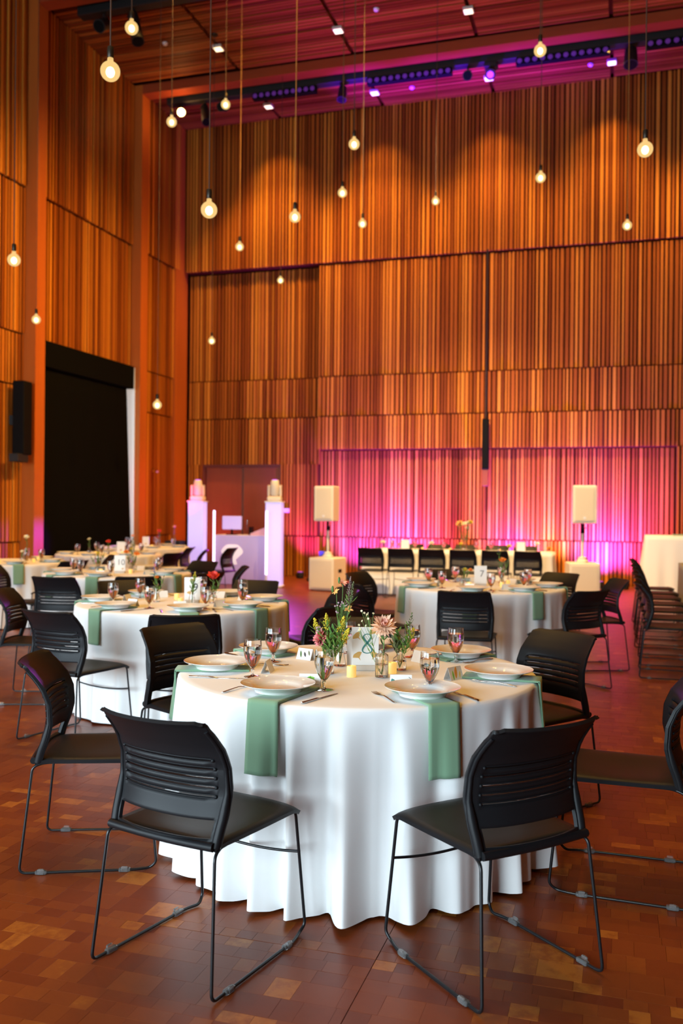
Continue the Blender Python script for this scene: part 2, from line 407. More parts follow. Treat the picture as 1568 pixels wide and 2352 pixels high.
# wall behind the camera with a glazed opening
structure(MB().box(-10.2, XR + .3, YF - .3, YF, 4.8, 10.3).box(-10.2, -8.4, YF - .3, YF, -.006, 4.8).box(-.8, XR + .3, YF - .3, YF, -.006, 4.8).box(-8.4, -.8, YF - .3, YF, -.006, .6).build('wall_front', M['fir']))
def pane_mat():
    m = bpy.data.materials.new('window_glass'); m.use_nodes = True
    nt = m.node_tree; N = nt.nodes; L = nt.links; N.clear()
    out = N.new('ShaderNodeOutputMaterial'); t = N.new('ShaderNodeBsdfTransparent'); gl = N.new('ShaderNodeBsdfGlossy'); mx = N.new('ShaderNodeMixShader')
    gl.inputs['Roughness'].default_value = .02; mx.inputs['Fac'].default_value = .07
    L.new(t.outputs[0], mx.inputs[1]); L.new(gl.outputs[0], mx.inputs[2]); L.new(mx.outputs[0], out.inputs['Surface'])
    return m
M['pane'] = pane_mat()
w2 = structure(MB().box(-8.4, -.8, -7.2, -7.1, .6, .68).box(-8.4, -.8, -7.2, -7.1, 4.72, 4.8).build('window_2', M['blackmetal']))
for k in range(6):
    x = -8.4 + k * 1.5; MB().box(x, x + .08, -7.2, -7.1, .68, 4.72).build('mullion', M['blackmetal'], w2)
for k in range(5):
    x = -8.32 + k * 1.5; MB().box(x, x + 1.42, -7.16, -7.15, .68, 4.72).build('pane', M['pane'], w2)
w3 = structure(MB().box(-9.6, -9.5, -5, -.2, .5, .58).box(-9.6, -9.5, -5, -.2, 4.22, 4.3).box(-9.6, -9.5, -5, -4.92, .5, 4.3).box(-9.6, -9.5, -.28, -.2, .5, 4.3).build('window_3', M['blackmetal']))
MB().box(-9.56, -9.55, -4.92, -.28, .58, 4.22).build('pane', M['pane'], w3)
# window under the black blind
w1 = structure(MB().box(-9.95, -9.85, 12.94, 16.05, .0, .1).box(-9.95, -9.85, 12.94, 16.05, 4.1, 4.22).box(-9.95, -9.85, 15.97, 16.05, .1, 4.1).box(-9.95, -9.85, 12.94, 13.02, .1, 4.1).build('window_1', M['white']))
MB().box(-9.92, -9.9, 13.02, 15.97, .1, 4.1).build('pane', M['sky'], w1)
MB().box(-9.86, XL + .06, 16.03, 16.049, 0, 4.2).build('reveal', M['white'], w1)
bl = thing('blackout_blind', (0, 0, 0), 0, 'huge black blackout blind pulled down between two wooden pilasters', 'blind')
bm = MB()
bm.sheet(lambda u, v: (XL + .05 + .006 * sin(u * 40), 12.96 + u * (2.74 + .28 * v), 4.1 - v * 4.08), 24, 6, .004).build('blind_fabric', M['blind'], bl)
MB().box(XL - .02, XL + .12, 12.95, 15.9, 3.76, 4.2, .01).build('valance_box', M['blind'], bl)
MB().box(XL + .03, XL + .07, 12.97, 15.8, .0, .05, .004).build('bottom_bar', M['blackmetal'], bl)
# ------------------------------------------------------------------ floor blocks
def floor_blocks():
    r = random.Random(5)
    seams_x = [-.731 + 2.4 * k for k in range(-6, 7)]; seams_y = [2.823 + 2.4 * k for k in range(-2, 5)]
    rects = []
    y = .5
    while y < 11.0:
        ny = min([s for s in seams_y if s > y + 1e-4])
        h = r.choice((.056, .066, .076, .092, .11))
        if y + h > ny - .03: h = ny - y
        x = -8.0 + r.uniform(-.1, 0)
        sh = r.uniform(0, 1)
        while x < 6.4:
            nx = min([s for s in seams_x if s > x + 1e-4])
            w = r.choice((.06, .07, .085, .1, .12, .14))
            if x + w > nx - .03: w = nx - x
            gx = .0022 if abs(x + w - nx) < 1e-6 else .00015
            gy = .0022 if abs(y + h - ny) < 1e-6 else .00015
            cx, cy = x + w / 2, y + h / 2
            f_ = -sin(YAW) * cx + cos(YAW) * cy; s_ = cos(YAW) * cx + sin(YAW) * cy
            if f_ > 1.9 and abs(s_) < .62 * f_ + .9 and f_ < 11.2:
                rects.append((f_, x + .00015, x + w - gx, y + .00015, y + h - gy, s_))
            x += w
        y += h
    rects.sort()
    seen = [q for q in rects if abs(q[5]) < .372 * q[0] and q[0] > 2.52]
    big = set(sorted(seen, key=lambda q: q[0] ** 3 / ((q[2] - q[1]) * (q[4] - q[3])))[:300])
    cache = {}
    def shape(w, h):
        key = (round(w, 3), round(h, 3))
        if key not in cache:
            b = .00035
            v = [(-w / 2, -h / 2, -.006), (w / 2, -h / 2, -.006), (w / 2, h / 2, -.006), (-w / 2, h / 2, -.006), (-w / 2, -h / 2, -b), (w / 2, -h / 2, -b), (w / 2, h / 2, -b), (-w / 2, h / 2, -b),
                 (-w / 2 + b, -h / 2 + b, 0), (w / 2 - b, -h / 2 + b, 0), (w / 2 - b, h / 2 - b, 0), (-w / 2 + b, h / 2 - b, 0)]
            f = [(a, (a + 1) % 4, (a + 1) % 4 + 4, a + 4) for a in range(4)] + [(a + 4, (a + 1) % 4 + 4, (a + 1) % 4 + 8, a + 8) for a in range(4)] + [(8, 9, 10, 11)]
            me = bpy.data.meshes.new('floor_block'); me.from_pydata(v, [], f); me.materials.append(M['block']); cache[key] = me
        return cache[key]
    V = []; F = []
    for q in rects:
        f_, x0, x1, y0, y1, s_ = q; dz = r.uniform(-.0004, 0)
        if q in big:
            put('floor_block', shape(x1 - x0, y1 - y0), floor, ((x0 + x1) / 2, (y0 + y1) / 2, dz))
        else:
            o = len(V); b = .00035
            V += [(x0, y0, -.006), (x1, y0, -.006), (x1, y1, -.006), (x0, y1, -.006), (x0 + b, y0 + b, dz), (x1 - b, y0 + b, dz), (x1 - b, y1 - b, dz), (x0 + b, y1 - b, dz)]
            F += [(o + a, o + (a + 1) % 4, o + (a + 1) % 4 + 4, o + a + 4) for a in range(4)] + [(o + 4, o + 5, o + 6, o + 7)]
    me = bpy.data.meshes.new('floor_blocks'); me.from_pydata(V, [], F); me.materials.append(M['blocks'])
    put('floor_blocks', me, floor, kind='stuff')
floor_blocks()
# ------------------------------------------------------------------ chair
def back_y(z):
    zs = [.43, .47, .52, .58, .66, .72, .77, .80, .825]; ys = [-.243, -.233, -.214, -.2, -.206, -.232, -.272, -.303, -.336]
    return float(np.interp(z, zs, ys))
def back_w(z):
    return float(np.interp(z, [.43, .5, .6, .7, .78, .815], [.212, .218, .222, .217, .207, .2]))
def back_pt(u, z):
    return (u * back_w(z), back_y(z) + .047 * abs(u) ** 2.4, z + (.004 * (abs(u) ** 3) if z > .79 else 0))
def make_chair():
    t = thing('stacking_chair', (0, 0, 0), 0, '', 'chair', 'black stacking chairs in the hall')
    zsl = [.571, .599, .627, .655, .683]; hg = .0024
    zs = sorted([.432, .44, .452, .478, .502, .512, .53, .55, .70, .72, .74, .76, .775, .79, .80, .808, .813, .816] + [z - hg for z in zsl] + [z + hg for z in zsl])
    us = [-1, -.97, -.9, -.84, -.8, -.65, -.5, -.35, -.2, -.07, .07, .2, .35, .5, .65, .8, .84, .9, .97, 1]
    def skip(u, z):
        if abs(u) < .84 and .452 < z < .502: return True
        return any(abs(z - s) < hg and abs(u) < .8 for s in zsl)
    b = MB()
    def bf(u, z):
        x, y, zz = back_pt(u, z)
        if z > .81 and abs(u) > .95: zz -= .006
        return (x, y, zz)
    # order gives outward normals to the rear; thickness goes backwards
    b.sheet(lambda u, z: bf(-u, z), 0, 0, .011, us=us, vs=zs, skip=skip)
    for s_ in zsl:
        for dz in (-.0046, .0046):
            b.tube([tuple(Vector(back_pt(u, s_ + dz)) + Vector((0, -.0115, 0))) for u in [x / 10 for x in range(-8, 9)]], .0021, 6)
        for sg in (-1, 1): b.ball(tuple(Vector(back_pt(sg * .815, s_)) + Vector((0, -.012, 0))), .0062, 8, 5)
    b.build('backrest', M['plastic'], t)
    for sg in (-1, 1):
        fr = MB(); path = []
        for k in range(15):
            z = .43 + k * (.355 / 14); p = Vector(back_pt(.955 * sg, z)); path.append(p + Vector((0, -.012, 0)))
        fr.tube(path, [.0155 if p.z < .53 else .0155 - .008 * min(1, (p.z - .53) / .08) for p in path], 8)
        fr.build('back_rail', M['plastic'], t)
    se = MB()
    def seat(u, v):
        U = 2 * u - 1; hw = .214 + .012 * v
        y = -.225 + v * .455
        dip = -.014 * (1 - U * U) * sin(PI * min(1, v * 1.15)) - .012 * abs(U) ** 6
        fr = max(0, (v - .86) / .14); z = .452 + dip - .02 * fr ** 2 - .006 * max(0, (.1 - v) / .1)
        yb = .018 * (1 - U * U) * (1 if v > .9 else 0) * fr
        return (U * hw * (1 - .05 * max(0, fr) ** 2), y + yb, z)
    se.sheet(seat, 14, 16, -.0)
    se2 = MB(); se2.sheet(seat, 14, 16, .014).build('seat', M['plastic'], t)
    rim = MB()
    rim.tube([(U * .206, -.23 - .012 * (1 - U * U), .437) for U in [k / 8 for k in range(-8, 9)]], .0138, 8).build('seat_rim', M['plastic'], t)
    for sg in (-1, 1):
        p = fillet([(sg * .19, .1, .432), (sg * .205, -.19, .428), (sg * .214, -.232, .415), (sg * .24, -.275, .0075), (sg * .232, .17, .0075), (sg * .215, .226, .0075), (sg * .222, .252, .03), (sg * .205, .212, .43), (sg * .19, .12, .432)], .028)
        MB().tube(p, .0055, 8).build('sled_frame', M['rod'], t)
        for yy in (-.19, .13):
            xx = sg * (.24 - .008 * (yy + .275) / .445)
            gl = MB().box(xx - .0095, xx + .0095, yy - .022, yy + .022, .0005, .0165, .003).box(xx - .004 + sg * .008, xx + .004 + sg * .008, yy - .012, yy + .012, .002, .024, .002)
            gl.build('glide', M['clear'], t)
    MB().tube([(U * .214, .228, .283 - .018 * (1 - U * U)) for U in [k / 8 for k in range(-8, 9)]], .005, 8).build('cross_bar', M['rod'], t)
    return t
CH = make_chair()
T8, T9, T7, T10 = (-1.073, 3.771), (-3.042, 6.024), (-1.217, 8.359), (-5.049, 8.496)
TL, TF, TG = (-7.307, 9.584), (-7.237, 11.906), (-7.955, 14.3)
SEATS = []
def chair(x, y, phi, label, group=None, tbl=None, rmin=1.05):
    if tbl:
        dx, dy = x - tbl[0], y - tbl[1]; d = math.hypot(dx, dy)
        if d < rmin: x, y = tbl[0] + dx * rmin / d, tbl[1] + dy * rmin / d
    SEATS.append((x, y, phi)); place(CH, (x, y, 0), rad(phi - 90), label, group)
G8 = 'black chairs around the table with the eight card'
chair(-1.284, 2.733, 76.5, 'black sled-base chair in front of the mat olive napkin with its back to the camera', G8)
chair(-.4, 2.952, 137.5, 'black sled-base chair in front of the bright mint napkin, turned towards the blind', G8)
chair(-2.066, 3.36, 22.4, 'black sled-base chair in profile at table eight on the blind side, facing the bar', G8)
chair(.015, 3.75, 178.3, 'black sled-base chair cut by the picture edge at table eight, facing the blind', G8)
chair(-1.898, 4.179, -26.3, 'black chair tucked behind the blind-side plate of table eight before the other chair', G8, T8)
chair(-.506, 4.513, -127.4, 'black chair with slotted back between table eight and the table with the seven card', G8, T8)
chair(-1.366, 4.753, -73.4, 'black chair behind the flower vases of table eight, facing the camera', G8, T8)
G9 = 'black chairs around the table with the nine card'
chair(-2.568, 5.105, 117.3, 'black chair with its back to the camera, right in front of the nine card', G9, T9)
chair(-3.238, 5.011, 79.0, 'black chair before the olive napkin of table nine, seat sticking out towards table eight', G9, T9)
chair(-2.044, 5.75, 164.6, 'black chair at table nine on its bar side, behind the pink flower', G9, T9)
chair(-2.344, 6.629, -139.1, 'black chair at table nine partly hidden by the tall wildflowers', G9, T9)
chair(-3.667, 6.548, -39.9, 'black chair behind the glasses of table nine, backing onto table ten', G9, T9)
chair(-3.018, 6.832, -91.7, 'black chair behind table nine, standing before the glowing booth', G9, T9)
chair(-4.15, 5.87, 18.0, 'black chair at table nine on its blind side, front of the back visible', G9, T9)
G10 = 'black chairs around the table with the ten card'
chair(-4.867, 7.291, 98.6, 'black chair with lit slots, back to the camera before the napkin of table ten', G10)
chair(-4.34, 7.59, 128.1, 'black chair with its back to the camera between tables nine and ten', G10)
chair(-4.18, 8.94, -153.0, 'black chair in profile before the white booth front, beside table ten', G10, T10)
chair(-4.75, 9.43, -107.6, 'black chair behind table ten, facing the camera', G10, T10)
chair(-4.062, 8.182, 162.4, 'black chair at table ten behind the red flower of table nine', G10, T10)
chair(-6.03, 8.2, 17.0, 'black chair with violet rim light on the blind side of table ten', G10, T10)
GL = 'black chairs around the table nearest the black wall speaker'
chair(-6.3, 9.28, 165, 'black chair backing onto table ten, at the table by the wall speaker', GL, TL)
chair(-7.05, 8.5, 103, 'black chair at the table by the wall speaker, before its napkin', GL, TL)
chair(-6.5, 10.25, -140, 'black chair behind the corner of the table by the wall speaker', GL, TL)
GF = 'black chairs before the reddish wall beside the booth'
for (x, y, ph, lb) in ((-6.25, 11.5, 170, 'first black chair of the row running towards the booth, beside orange flowers'), (-6.3, 12.3, -158, 'second black chair of the row running towards the booth'),
                       (-6.78, 13.1, 190, 'third black chair of the row, edged violet by the booth'), (-6.15, 13.35, 180, 'last black chair of the row, in profile against the glowing tower')):
    chair(x, y, ph, lb, GF, TF, 1.14)
G7 = 'black chairs around the table with the seven card'
chair(-1.165, 7.334, 92.9, 'black chair with its back square to the camera before the seven card', G7, T7)
chair(-.444, 7.711, 140.0, 'black chair on the bar side of table seven, seat pulled out over the floor', G7, T7)
chair(-.32, 8.73, -158.1, 'black chair behind the pulled-out one on the bar side of table seven', G7, T7)
chair(-.72, 9.22, -119.7, 'black chair behind table seven, before the white subwoofer by the bar', G7, T7)
chair(-1.64, 9.26, -64.7, 'black chair behind table seven, under the head table chairs', G7, T7)
chair(-1.96, 7.68, 42.7, 'black chair in profile at table seven on the booth side', G7, T7)
chair(-2.18, 8.62, -14.8, 'black chair at table seven with orange light through its slots', G7, T7)
GR = 'row of black chairs along the long side table'
for k, yy in enumerate((8.55, 9.25, 9.95, 10.65, 11.35, 12.05, 12.75)):
    chair(.45 + .012 * (k % 2), yy, rng.uniform(-4, 4), ('nearest', 'second', 'third', 'fourth', 'fifth', 'sixth', 'seventh')[k].replace('nearest', 'first') + ' black chair, counted from the camera, in the row beside the bar', GR)
GH = 'black chairs along the head table'
for k, xx in enumerate((-3.92, -3.41, -2.9, -2.39, -1.88, -1.37)):
    chair(xx, 14.7, 90 + rng.uniform(-1, 1), ('first', 'second', 'third', 'fourth', 'fifth', 'sixth')[k] + ' black chair at the head table, counted from the booth', GH)
# ------------------------------------------------------------------ tablecloths
class Cloth:
    def __init__(s, c, R, seed, n=21, H=.75, hem=.012, amp=.055, flare=.004, press=()):
        r = random.Random(seed); s.c, s.R, s.H, s.hem, s.amp, s.flare = c, R, H, hem, amp, flare
        s.n = n; s.press = press; s.p = [r.uniform(0, 6.28) for _ in range(6)]
    def rad(s, th, z):
        t = max(0, min(1, (s.H - z) / (s.H - s.hem)))
        ph = s.n * th + s.p[0] + 1.1 * sin(3 * th + s.p[1]) + .8 * sin(5 * th + s.p[2])
        w = sin(ph + .5 * sin(ph)) * (.72 + .3 * sin(4 * th + s.p[3])) + .25 * sin(2 * th * s.n / 3 + s.p[4])
        k = 1.0
        for q in s.press:
            d = abs((th - q + PI) % (2 * PI) - PI); k = min(k, max(0, min(1, (d - .025) / .07)))
        a = s.amp * t ** .9 * (.45 + .55 * k)
        return s.R + .004 + s.flare * t * (.7 + .3 * t) * (.2 + .8 * k) + a * w
    def build(s, label, group, nth=300, nz=26):
        mb = MB(); rings = []
        for r_ in (.002, .2, .45, .62, .72): rings.append([(r_ * s.R / .76 * cos(2 * PI * i / nth), r_ * s.R / .76 * sin(2 * PI * i / nth), s.H) for i in range(nth)])
        for k in range(1, 5):
            a = k / 5 * PI / 2; rr = s.R - .014 + .016 * sin(a); zz = s.H - .014 + .014 * cos(a)
            rings.append([(rr * cos(2 * PI * i / nth), rr * sin(2 * PI * i / nth), zz) for i in range(nth)])
        z1 = s.H - .014
        for k in range(nz + 1):
            z = z1 + (s.hem - z1) * k / nz
            ring = []
            for i in range(nth):
                th = 2 * PI * i / nth; rr = s.rad(th, z)
                ring.append((rr * cos(th), rr * sin(th), z + (.012 * max(0, (rr - s.R - s.flare) / s.amp) * (k / nz) if s.amp else 0)))
            rings.append(ring)
        mb.loft(rings, False)
        o = mb.build('tablecloth', M['cloth'], None, (s.c[0], s.c[1], 0))
        o.data.flip_normals()
        return tag(o, label, 'tablecloth', group)
GC = 'white floor-length round tablecloths'
def feet(c):
    out = []
    for x, y, ph in SEATS:
        d = math.hypot(x - c[0], y - c[1])
        if d < 1.3:
            for sx, sy in ((.225, .25), (-.225, .25)):
                a = rad(ph - 90); out.append(math.atan2(y + sx * sin(a) + sy * cos(a) - c[1], x + sx * cos(a) - sy * sin(a) - c[0]))
    return out
C8 = Cloth(T8, .758, 4, 29, amp=.075, press=feet(T8)); C8.build('large white tablecloth in the foreground-most spot under the eight card'.replace('in the foreground-most spot ', 'reaching the floor '), GC, 480, 40)
C9 = Cloth(T9, .758, 9, 27, press=feet(T9)); C9.build('white floor-length tablecloth under the nine card', GC)
C7 = Cloth(T7, .758, 13, 27, press=feet(T7)); C7.build('white floor-length tablecloth under the seven card', GC)
C10 = Cloth(T10, .758, 17, 27, press=feet(T10)); C10.build('white floor-length tablecloth under the ten card', GC)
CL = Cloth(TL, .758, 21, 27, press=feet(TL)); CL.build('white tablecloth of the round table below the black wall speaker', GC)
CF = Cloth(TF, .758, 25, 27, press=feet(TF)); CF.build('white tablecloth behind table ten, below the black blind', GC)
CG = Cloth(TG, .758, 29, 27, press=feet(TG)); CG.build('white tablecloth hardest against the black blind, behind all round tables', GC)
def rect_cloth(name, x0, x1, y0, y1, H, label, m, seed, amp=.02, flare=.05, hem=.012, per=.2, cat='tablecloth'):
    """cloth over an oblong table: rounded outline with soft folds"""
    r = random.Random(seed); rc = .05; out = []
    def arc(cx, cy, a0):
        for k in range(6):
            a = rad(a0 + 18 * k); out.append((cx + rc * cos(a), cy + rc * sin(a), cos(a), sin(a)))
    def line(xa, ya, xb, yb, nx, ny):
        n = max(4, int(math.hypot(xb - xa, yb - ya) / .03))
        for k in range(1, n): out.append((xa + (xb - xa) * k / n, ya + (yb - ya) * k / n, nx, ny))
    arc(x0 + rc, y0 + rc, 180); line(x0 + rc, y0, x1 - rc, y0, 0, -1); arc(x1 - rc, y0 + rc, 270); line(x1, y0 + rc, x1, y1 - rc, 1, 0)
    arc(x1 - rc, y1 - rc, 0); line(x1 - rc, y1, x0 + rc, y1, 0, 1); arc(x0 + rc, y1 - rc, 90); line(x0, y1 - rc, x0, y0 + rc, -1, 0)
    n = len(out); cx, cy = (x0 + x1) / 2, (y0 + y1) / 2; L = 2 * (x1 - x0 + y1 - y0); nf = round(L / per)
    p = [r.uniform(0, 6.28) for _ in range(3)]
    rings = [[(cx + (a[0] - cx) * f_, cy + (a[1] - cy) * f_, H) for a in out] for f_ in (.01, .6, .96)]
    for k in range(13):
        t = k / 12; ring = []
        for i, a in enumerate(out):
            s_ = i / n * 2 * PI; w = sin(nf * s_ + p[0] + 1.3 * sin(3 * s_ + p[1])) * (.7 + .4 * sin(5 * s_ + p[2]))
            d = flare * t + amp * t * w
            ring.append((a[0] + a[2] * d, a[1] + a[3] * d, H - .004 + (hem - H + .004) * t))
        rings.append(ring)
    mb = MB(); mb.loft(rings, False); o = mb.build(name, m); 
    return tag(o, label, cat)
rect_cloth('tablecloth', -4.22, -1.03, 15.1, 15.8, .76, 'long cream-lit tablecloth of the head table behind its row of six chairs', M['cloth'], 3)
rect_cloth('tablecloth', .44, 2.4, 17.0, 17.7, 1.03, 'white tablecloth of the high bar table standing beside the violet wall', M['cloth'], 5, flare=.13, per=.35)
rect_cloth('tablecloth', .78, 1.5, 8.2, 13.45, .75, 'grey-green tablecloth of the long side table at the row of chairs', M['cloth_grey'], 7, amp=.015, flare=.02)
tag(MB().box(.9, 1.5, 17.15, 17.5, 1.031, 1.05, .004).build('folded_runner', M['sage']), 'folded green runner lying on the high bar table', 'runner')
# ------------------------------------------------------------------ tableware prototypes
def make_plate():
    R = .139
    prof = [(.001, .008), (.066, .0085), (.078, .011), (.086, .0165), (.094, .0215), (.112, .0255), (.13, .0305), (R, .0335), (R + .0014, .0342), (R + .001, .0322), (.13, .0275), (.112, .0215), (.097, .015), (.089, .0065), (.0865, .0008), (.0795, .0003), (.077, .004), (.001, .004)]
    o = MB().lathe(prof, 56).build('dinner_plate', M['china']); o.data.flip_normals()
    return tag(o, '', 'plate', 'white rimmed dinner plates')
def make_glass():
    t = thing('water_goblet', (0, 0, 0), 0, '', 'glass', 'stemmed water glasses')
    wall = [(.0005, .034), (.0055, .0355), (.013, .045), (.0225, .062), (.0305, .083), (.034, .102), (.0342, .118), (.033, .138), (.0315, .157)]
    inner = [(.0305, .157), (.0319, .138), (.033, .118), (.0327, .102), (.029, .0835), (.021, .063), (.0115, .0468), (.004, .04), (.0005, .0395)]
    MB().lathe(wall + inner, 36).build('bowl', M['glass'], t)
    MB().lathe([(.0005, .0338), (.0062, .0338), (.0075, .0295), (.0056, .025), (.0066, .0205), (.0048, .0155), (.0054, .0105), (.011, .006), (.0005, .006)], 20).build('stem', M['glass'], t)
    MB().lathe([(.0005, .0058), (.012, .0056), (.024, .0038), (.0325, .002), (.0328, .001), (.0325, .0002), (.0005, .0002)], 32).build('foot', M['glass'], t)
    top = .132
    wi = [(.0005, .0397), (.0038, .0402), (.0113, .047), (.0208, .0632), (.0288, .0837), (.0325, .1022), (.0328, .118), (.0320, top), (.0005, top)]
    MB().lathe(wi, 36).build('water', M['water'], t)
    for o_ in t.children: o_.scale = (1.1, 1.1, .97)
    return t
def make_fork():
    mb = MB()
    # handle and neck along y, tines at +y
    def sec(y):
        w = float(np.interp(y, [-.1, -.09, -.03, .02, .035, .05, .058], [.0065, .0085, .0055, .004, .008, .0115, .012]))
        z = float(np.interp(y, [-.1, -.06, .0, .03, .058], [.003, .006, .008, .004, .003])); return w, z
    rings = []
    for k in range(17):
        y = -.1 + .158 * k / 16; w, z = sec(y)
        rings.append([(-w, y, z), (0, y, z + .0022), (w, y, z), (0, y, z - .0018)])
    mb.loft(rings)
    for i in range(4):
        x = -.009 + .006 * i
        mb.tube([(x, .056, .0032), (x, .075, .0025), (x * 1.02, .1, .005)], [.0018, .0016, .001], 5)
    return tag(mb.build('dinner_fork', M['steel']), '', 'fork', 'dinner forks')
def make_knife():
    rings = []
    for k in range(19):
        y = -.115 + .23 * k / 18
        w = float(np.interp(y, [-.115, -.11, -.03, -.015, 0, .05, .1, .115], [.006, .0095, .0075, .0055, .0085, .0095, .007, .001]))
        h = float(np.interp(y, [-.115, -.02, .0, .115], [.0042, .004, .0014, .0008])); off = 0 if y < 0 else -.0015
        rings.append([(-w + off, y, h), (off, y, h * 2), (w + off, y, h), (off, y, .0003)])
    return tag(MB().loft(rings).build('table_knife', M['steel']), '', 'knife', 'table knives')
def make_card():
    t = thing('place_card', (0, 0, 0), 0, '', 'card', 'folded place cards')
    for sg, nm in ((-1, 'front_panel'), (1, 'rear_panel')):
        mb = MB(); mb.add([(-.042, sg * .02, 0), (.042, sg * .02, 0), (.042, sg * .0006, .05), (-.042, sg * .0006, .05), (-.042, sg * .0205, 0.0003), (.042, sg * .0205, .0003), (.042, sg * .0012, .0504), (-.042, sg * .0012, .0504)],
                          [(0, 1, 2, 3), (7, 6, 5, 4), (0, 4, 5, 1), (1, 5, 6, 2), (2, 6, 7, 3), (3, 7, 4, 0)])
        mb.build(nm, M['paper'], t)
    return t
PLATE, GLASS, FORK, KNIFE, CARD = make_plate(), make_glass(), make_fork(), make_knife(), make_card()
def blob(pts, m, parent, name, origin=(0, 0, 0), ax=(1, 0, 0), up=(0, 0, 1), n=(0, -1, 0), lift=.0006):
    """a small flat painted shape standing a hair proud of a card"""
    A, U, Nn, O = Vector(ax), Vector(up), Vector(n), Vector(origin)
    v = [tuple(O + A * x + U * y + Nn * lift) for x, y in pts]
    v2 = [tuple(O + A * x + U * y) for x, y in pts]
    k = len(pts)
    mb = MB(); mb.add(v + v2, [tuple(range(k))] + [(i, i + k, (i + 1) % k + k, (i + 1) % k) for i in range(k)])
    return mb.build(name, m, parent)
def leaf_pts(cx, cy, L, w, a, n=10):
    P = []
    for k in range(2 * n):
        t = k / n if k <= n else (2 * n - k) / n
        x = (t - .5) * L; y = (1 if k < n else -1) * w * sin(PI * t) ** .8
        P.append((cx + x * cos(a) - y * sin(a), cy + x * sin(a) + y * cos(a)))
    return P
def ginkgo(cx, cy, s, a):
    P = [(0, -.9), (.1, -.35)]
    for k in range(9):
        th = rad(10 + 20 * k); P.append((cos(th) * (1 - .06 * (k % 2)) * .85, .05 + sin(th) * .5 * (1 - .08 * (k == 4))))
    P += [(-.1, -.35)]
    return [(cx + s * (x * cos(a) - y * sin(a)), cy + s * (x * sin(a) + y * cos(a))) for x, y in P]
def napkin(cloth, th, hang, label, group, r0=.46, w=.062, skew=0.0, short=False):
    """sage napkin from under the plate over the table edge, following the cloth"""
    c = cloth; R = c.R; H = c.H
    mb = MB()
    def fn(extra):
        total = (R - .004 - r0) + hang
        def f(u, v):
            s = v * total; off = (u - .5) * 2 * w
            top = R - .006 - r0
            if s <= top: rr, z = r0 + s, H + .0015 + extra
            else:
                q = s - top; a = min(1, q / .03); z = H + .0015 + extra - max(0, q - .012)
                rr = R + .006 * a + .002
                zz = min(z, H - .014)
                mx = max(c.rad(th + (off + dd) / R, zz) for dd in (-.03, -.015, 0, .015, .03)) if q > .012 else R + .003
                rr = max(rr, mx + .004 + extra)
            tw = skew * max(0, s - top)
            p0 = Vector((rr * cos(th) - (off + tw) * sin(th), rr * sin(th) + (off + tw) * cos(th), z))
            return (p0.x, p0.y, p0.z)
        return f
    vs = [0, .15, .3] + [.3 + .7 * k / 24 for k in range(1, 25)]
    mb.sheet(fn(.0), 8, 0, .0, vs=vs)
    m2 = MB(); m2.sheet(lambda u, v: fn(.0045)(u, v), 8, 0, .0035, vs=vs)
    m3 = MB(); m3.sheet(lambda u, v: fn(.0008)(min(1, u + .03), v * .985), 8, 0, .003, vs=vs)
    m2.v += []; o = len(m2.v); m2.v += m3.v; m2.f += [tuple(i + o for i in q) for q in m3.f]; m2.sm += m3.sm
    ob = m2.build('napkin', M['sage'], None, (c.c[0], c.c[1], 0))
    return tag(ob, label, 'napkin', group)
Z8 = .7505
def at(o, x, y, ang, label, z=Z8, group=None): return place(o, (x, y, z), ang, label, group)
def dirang(p, q): return math.atan2(q[1] - p[1], q[0] - p[0]) - PI / 2
# table eight
S8 = {'A': (-103.8, .598, 'beside the green leaf place card, behind the mat olive napkin'), 'B': (-50.7, .606, 'beside the red leaf place card'), 'C': (-160.3, .601, 'on the blind side of table eight'),
      'D': (.6, .603, 'on the bar side of table eight'), 'E': (152.3, .585, 'next to the dark leaf place card'), 'F': (52.7, .606, 'before the slotted chair at table eight'), 'G': (101, .61, 'behind the number eight card')}
for k, (a, r_, ph) in S8.items():
    th = rad(a); x, y = T8[0] + r_ * cos(th), T8[1] + r_ * sin(th)
    at(PLATE, x, y, 0, 'white rimmed dinner plate ' + ph, Z8 + .0075)
NAPW = {'A': ('dull olive-green napkin hanging down the front of the big tablecloth', .27), 'B': ('bright mint-green napkin hanging down the front of the big tablecloth', .27), 'C': ('sage napkin falling over the blind side of table eight', .22),
        'D': ('sage napkin falling over the bar side of table eight', .22), 'E': ('sage napkin under the plate next to the dark leaf card', .2), 'F': ('sage napkin under the plate before the slotted chair', .2), 'G': ('sage napkin under the plate behind the eight card', .2)}
for k, (lb, hg_) in NAPW.items(): napkin(C8, rad(S8[k][0] + {'A': 4, 'B': 0}.get(k, 0)), hg_, lb, 'sage green napkins')
GL8 = [(-1.431, 3.462, 'on the blind side of table eight'), (-1.487, 3.838, 'next to the dark leaf place card'), (-1.072, 3.305, 'between the green leaf card and the candles'), (-.683, 3.401, 'behind the red leaf plate'),
       (-.709, 4.126, 'behind the orange-marked card'), (-.923, 4.177, 'beside the greenery bottle on table eight'), (-1.24, 4.19, 'behind the flask of wildflowers')]
for x, y, ph in GL8: at(GLASS, x, y, rng.uniform(0, 6), 'stemmed water glass ' + ph)
def fork2(tine, handle, label):
    c = ((tine[0] + handle[0]) / 2, (tine[1] + handle[1]) / 2); at(FORK, c[0], c[1], dirang(handle, tine), label)
def knife2(h, t, label):
    a = dirang(h, t); d = Vector((-sin(a), cos(a))); at(KNIFE, h[0] + d.x * .115, h[1] + d.y * .115, a, label)
at(FORK, -1.385, 3.215, rad(-14), 'steel fork half under the plate by the green leaf card')
fork2((-.901, 3.347), (-.737, 3.135), 'steel fork with tines towards the candle, before the red leaf plate')
fork2((-.58, 3.699), (-.362, 3.604), 'steel fork on the table edge at the bar side of table eight')
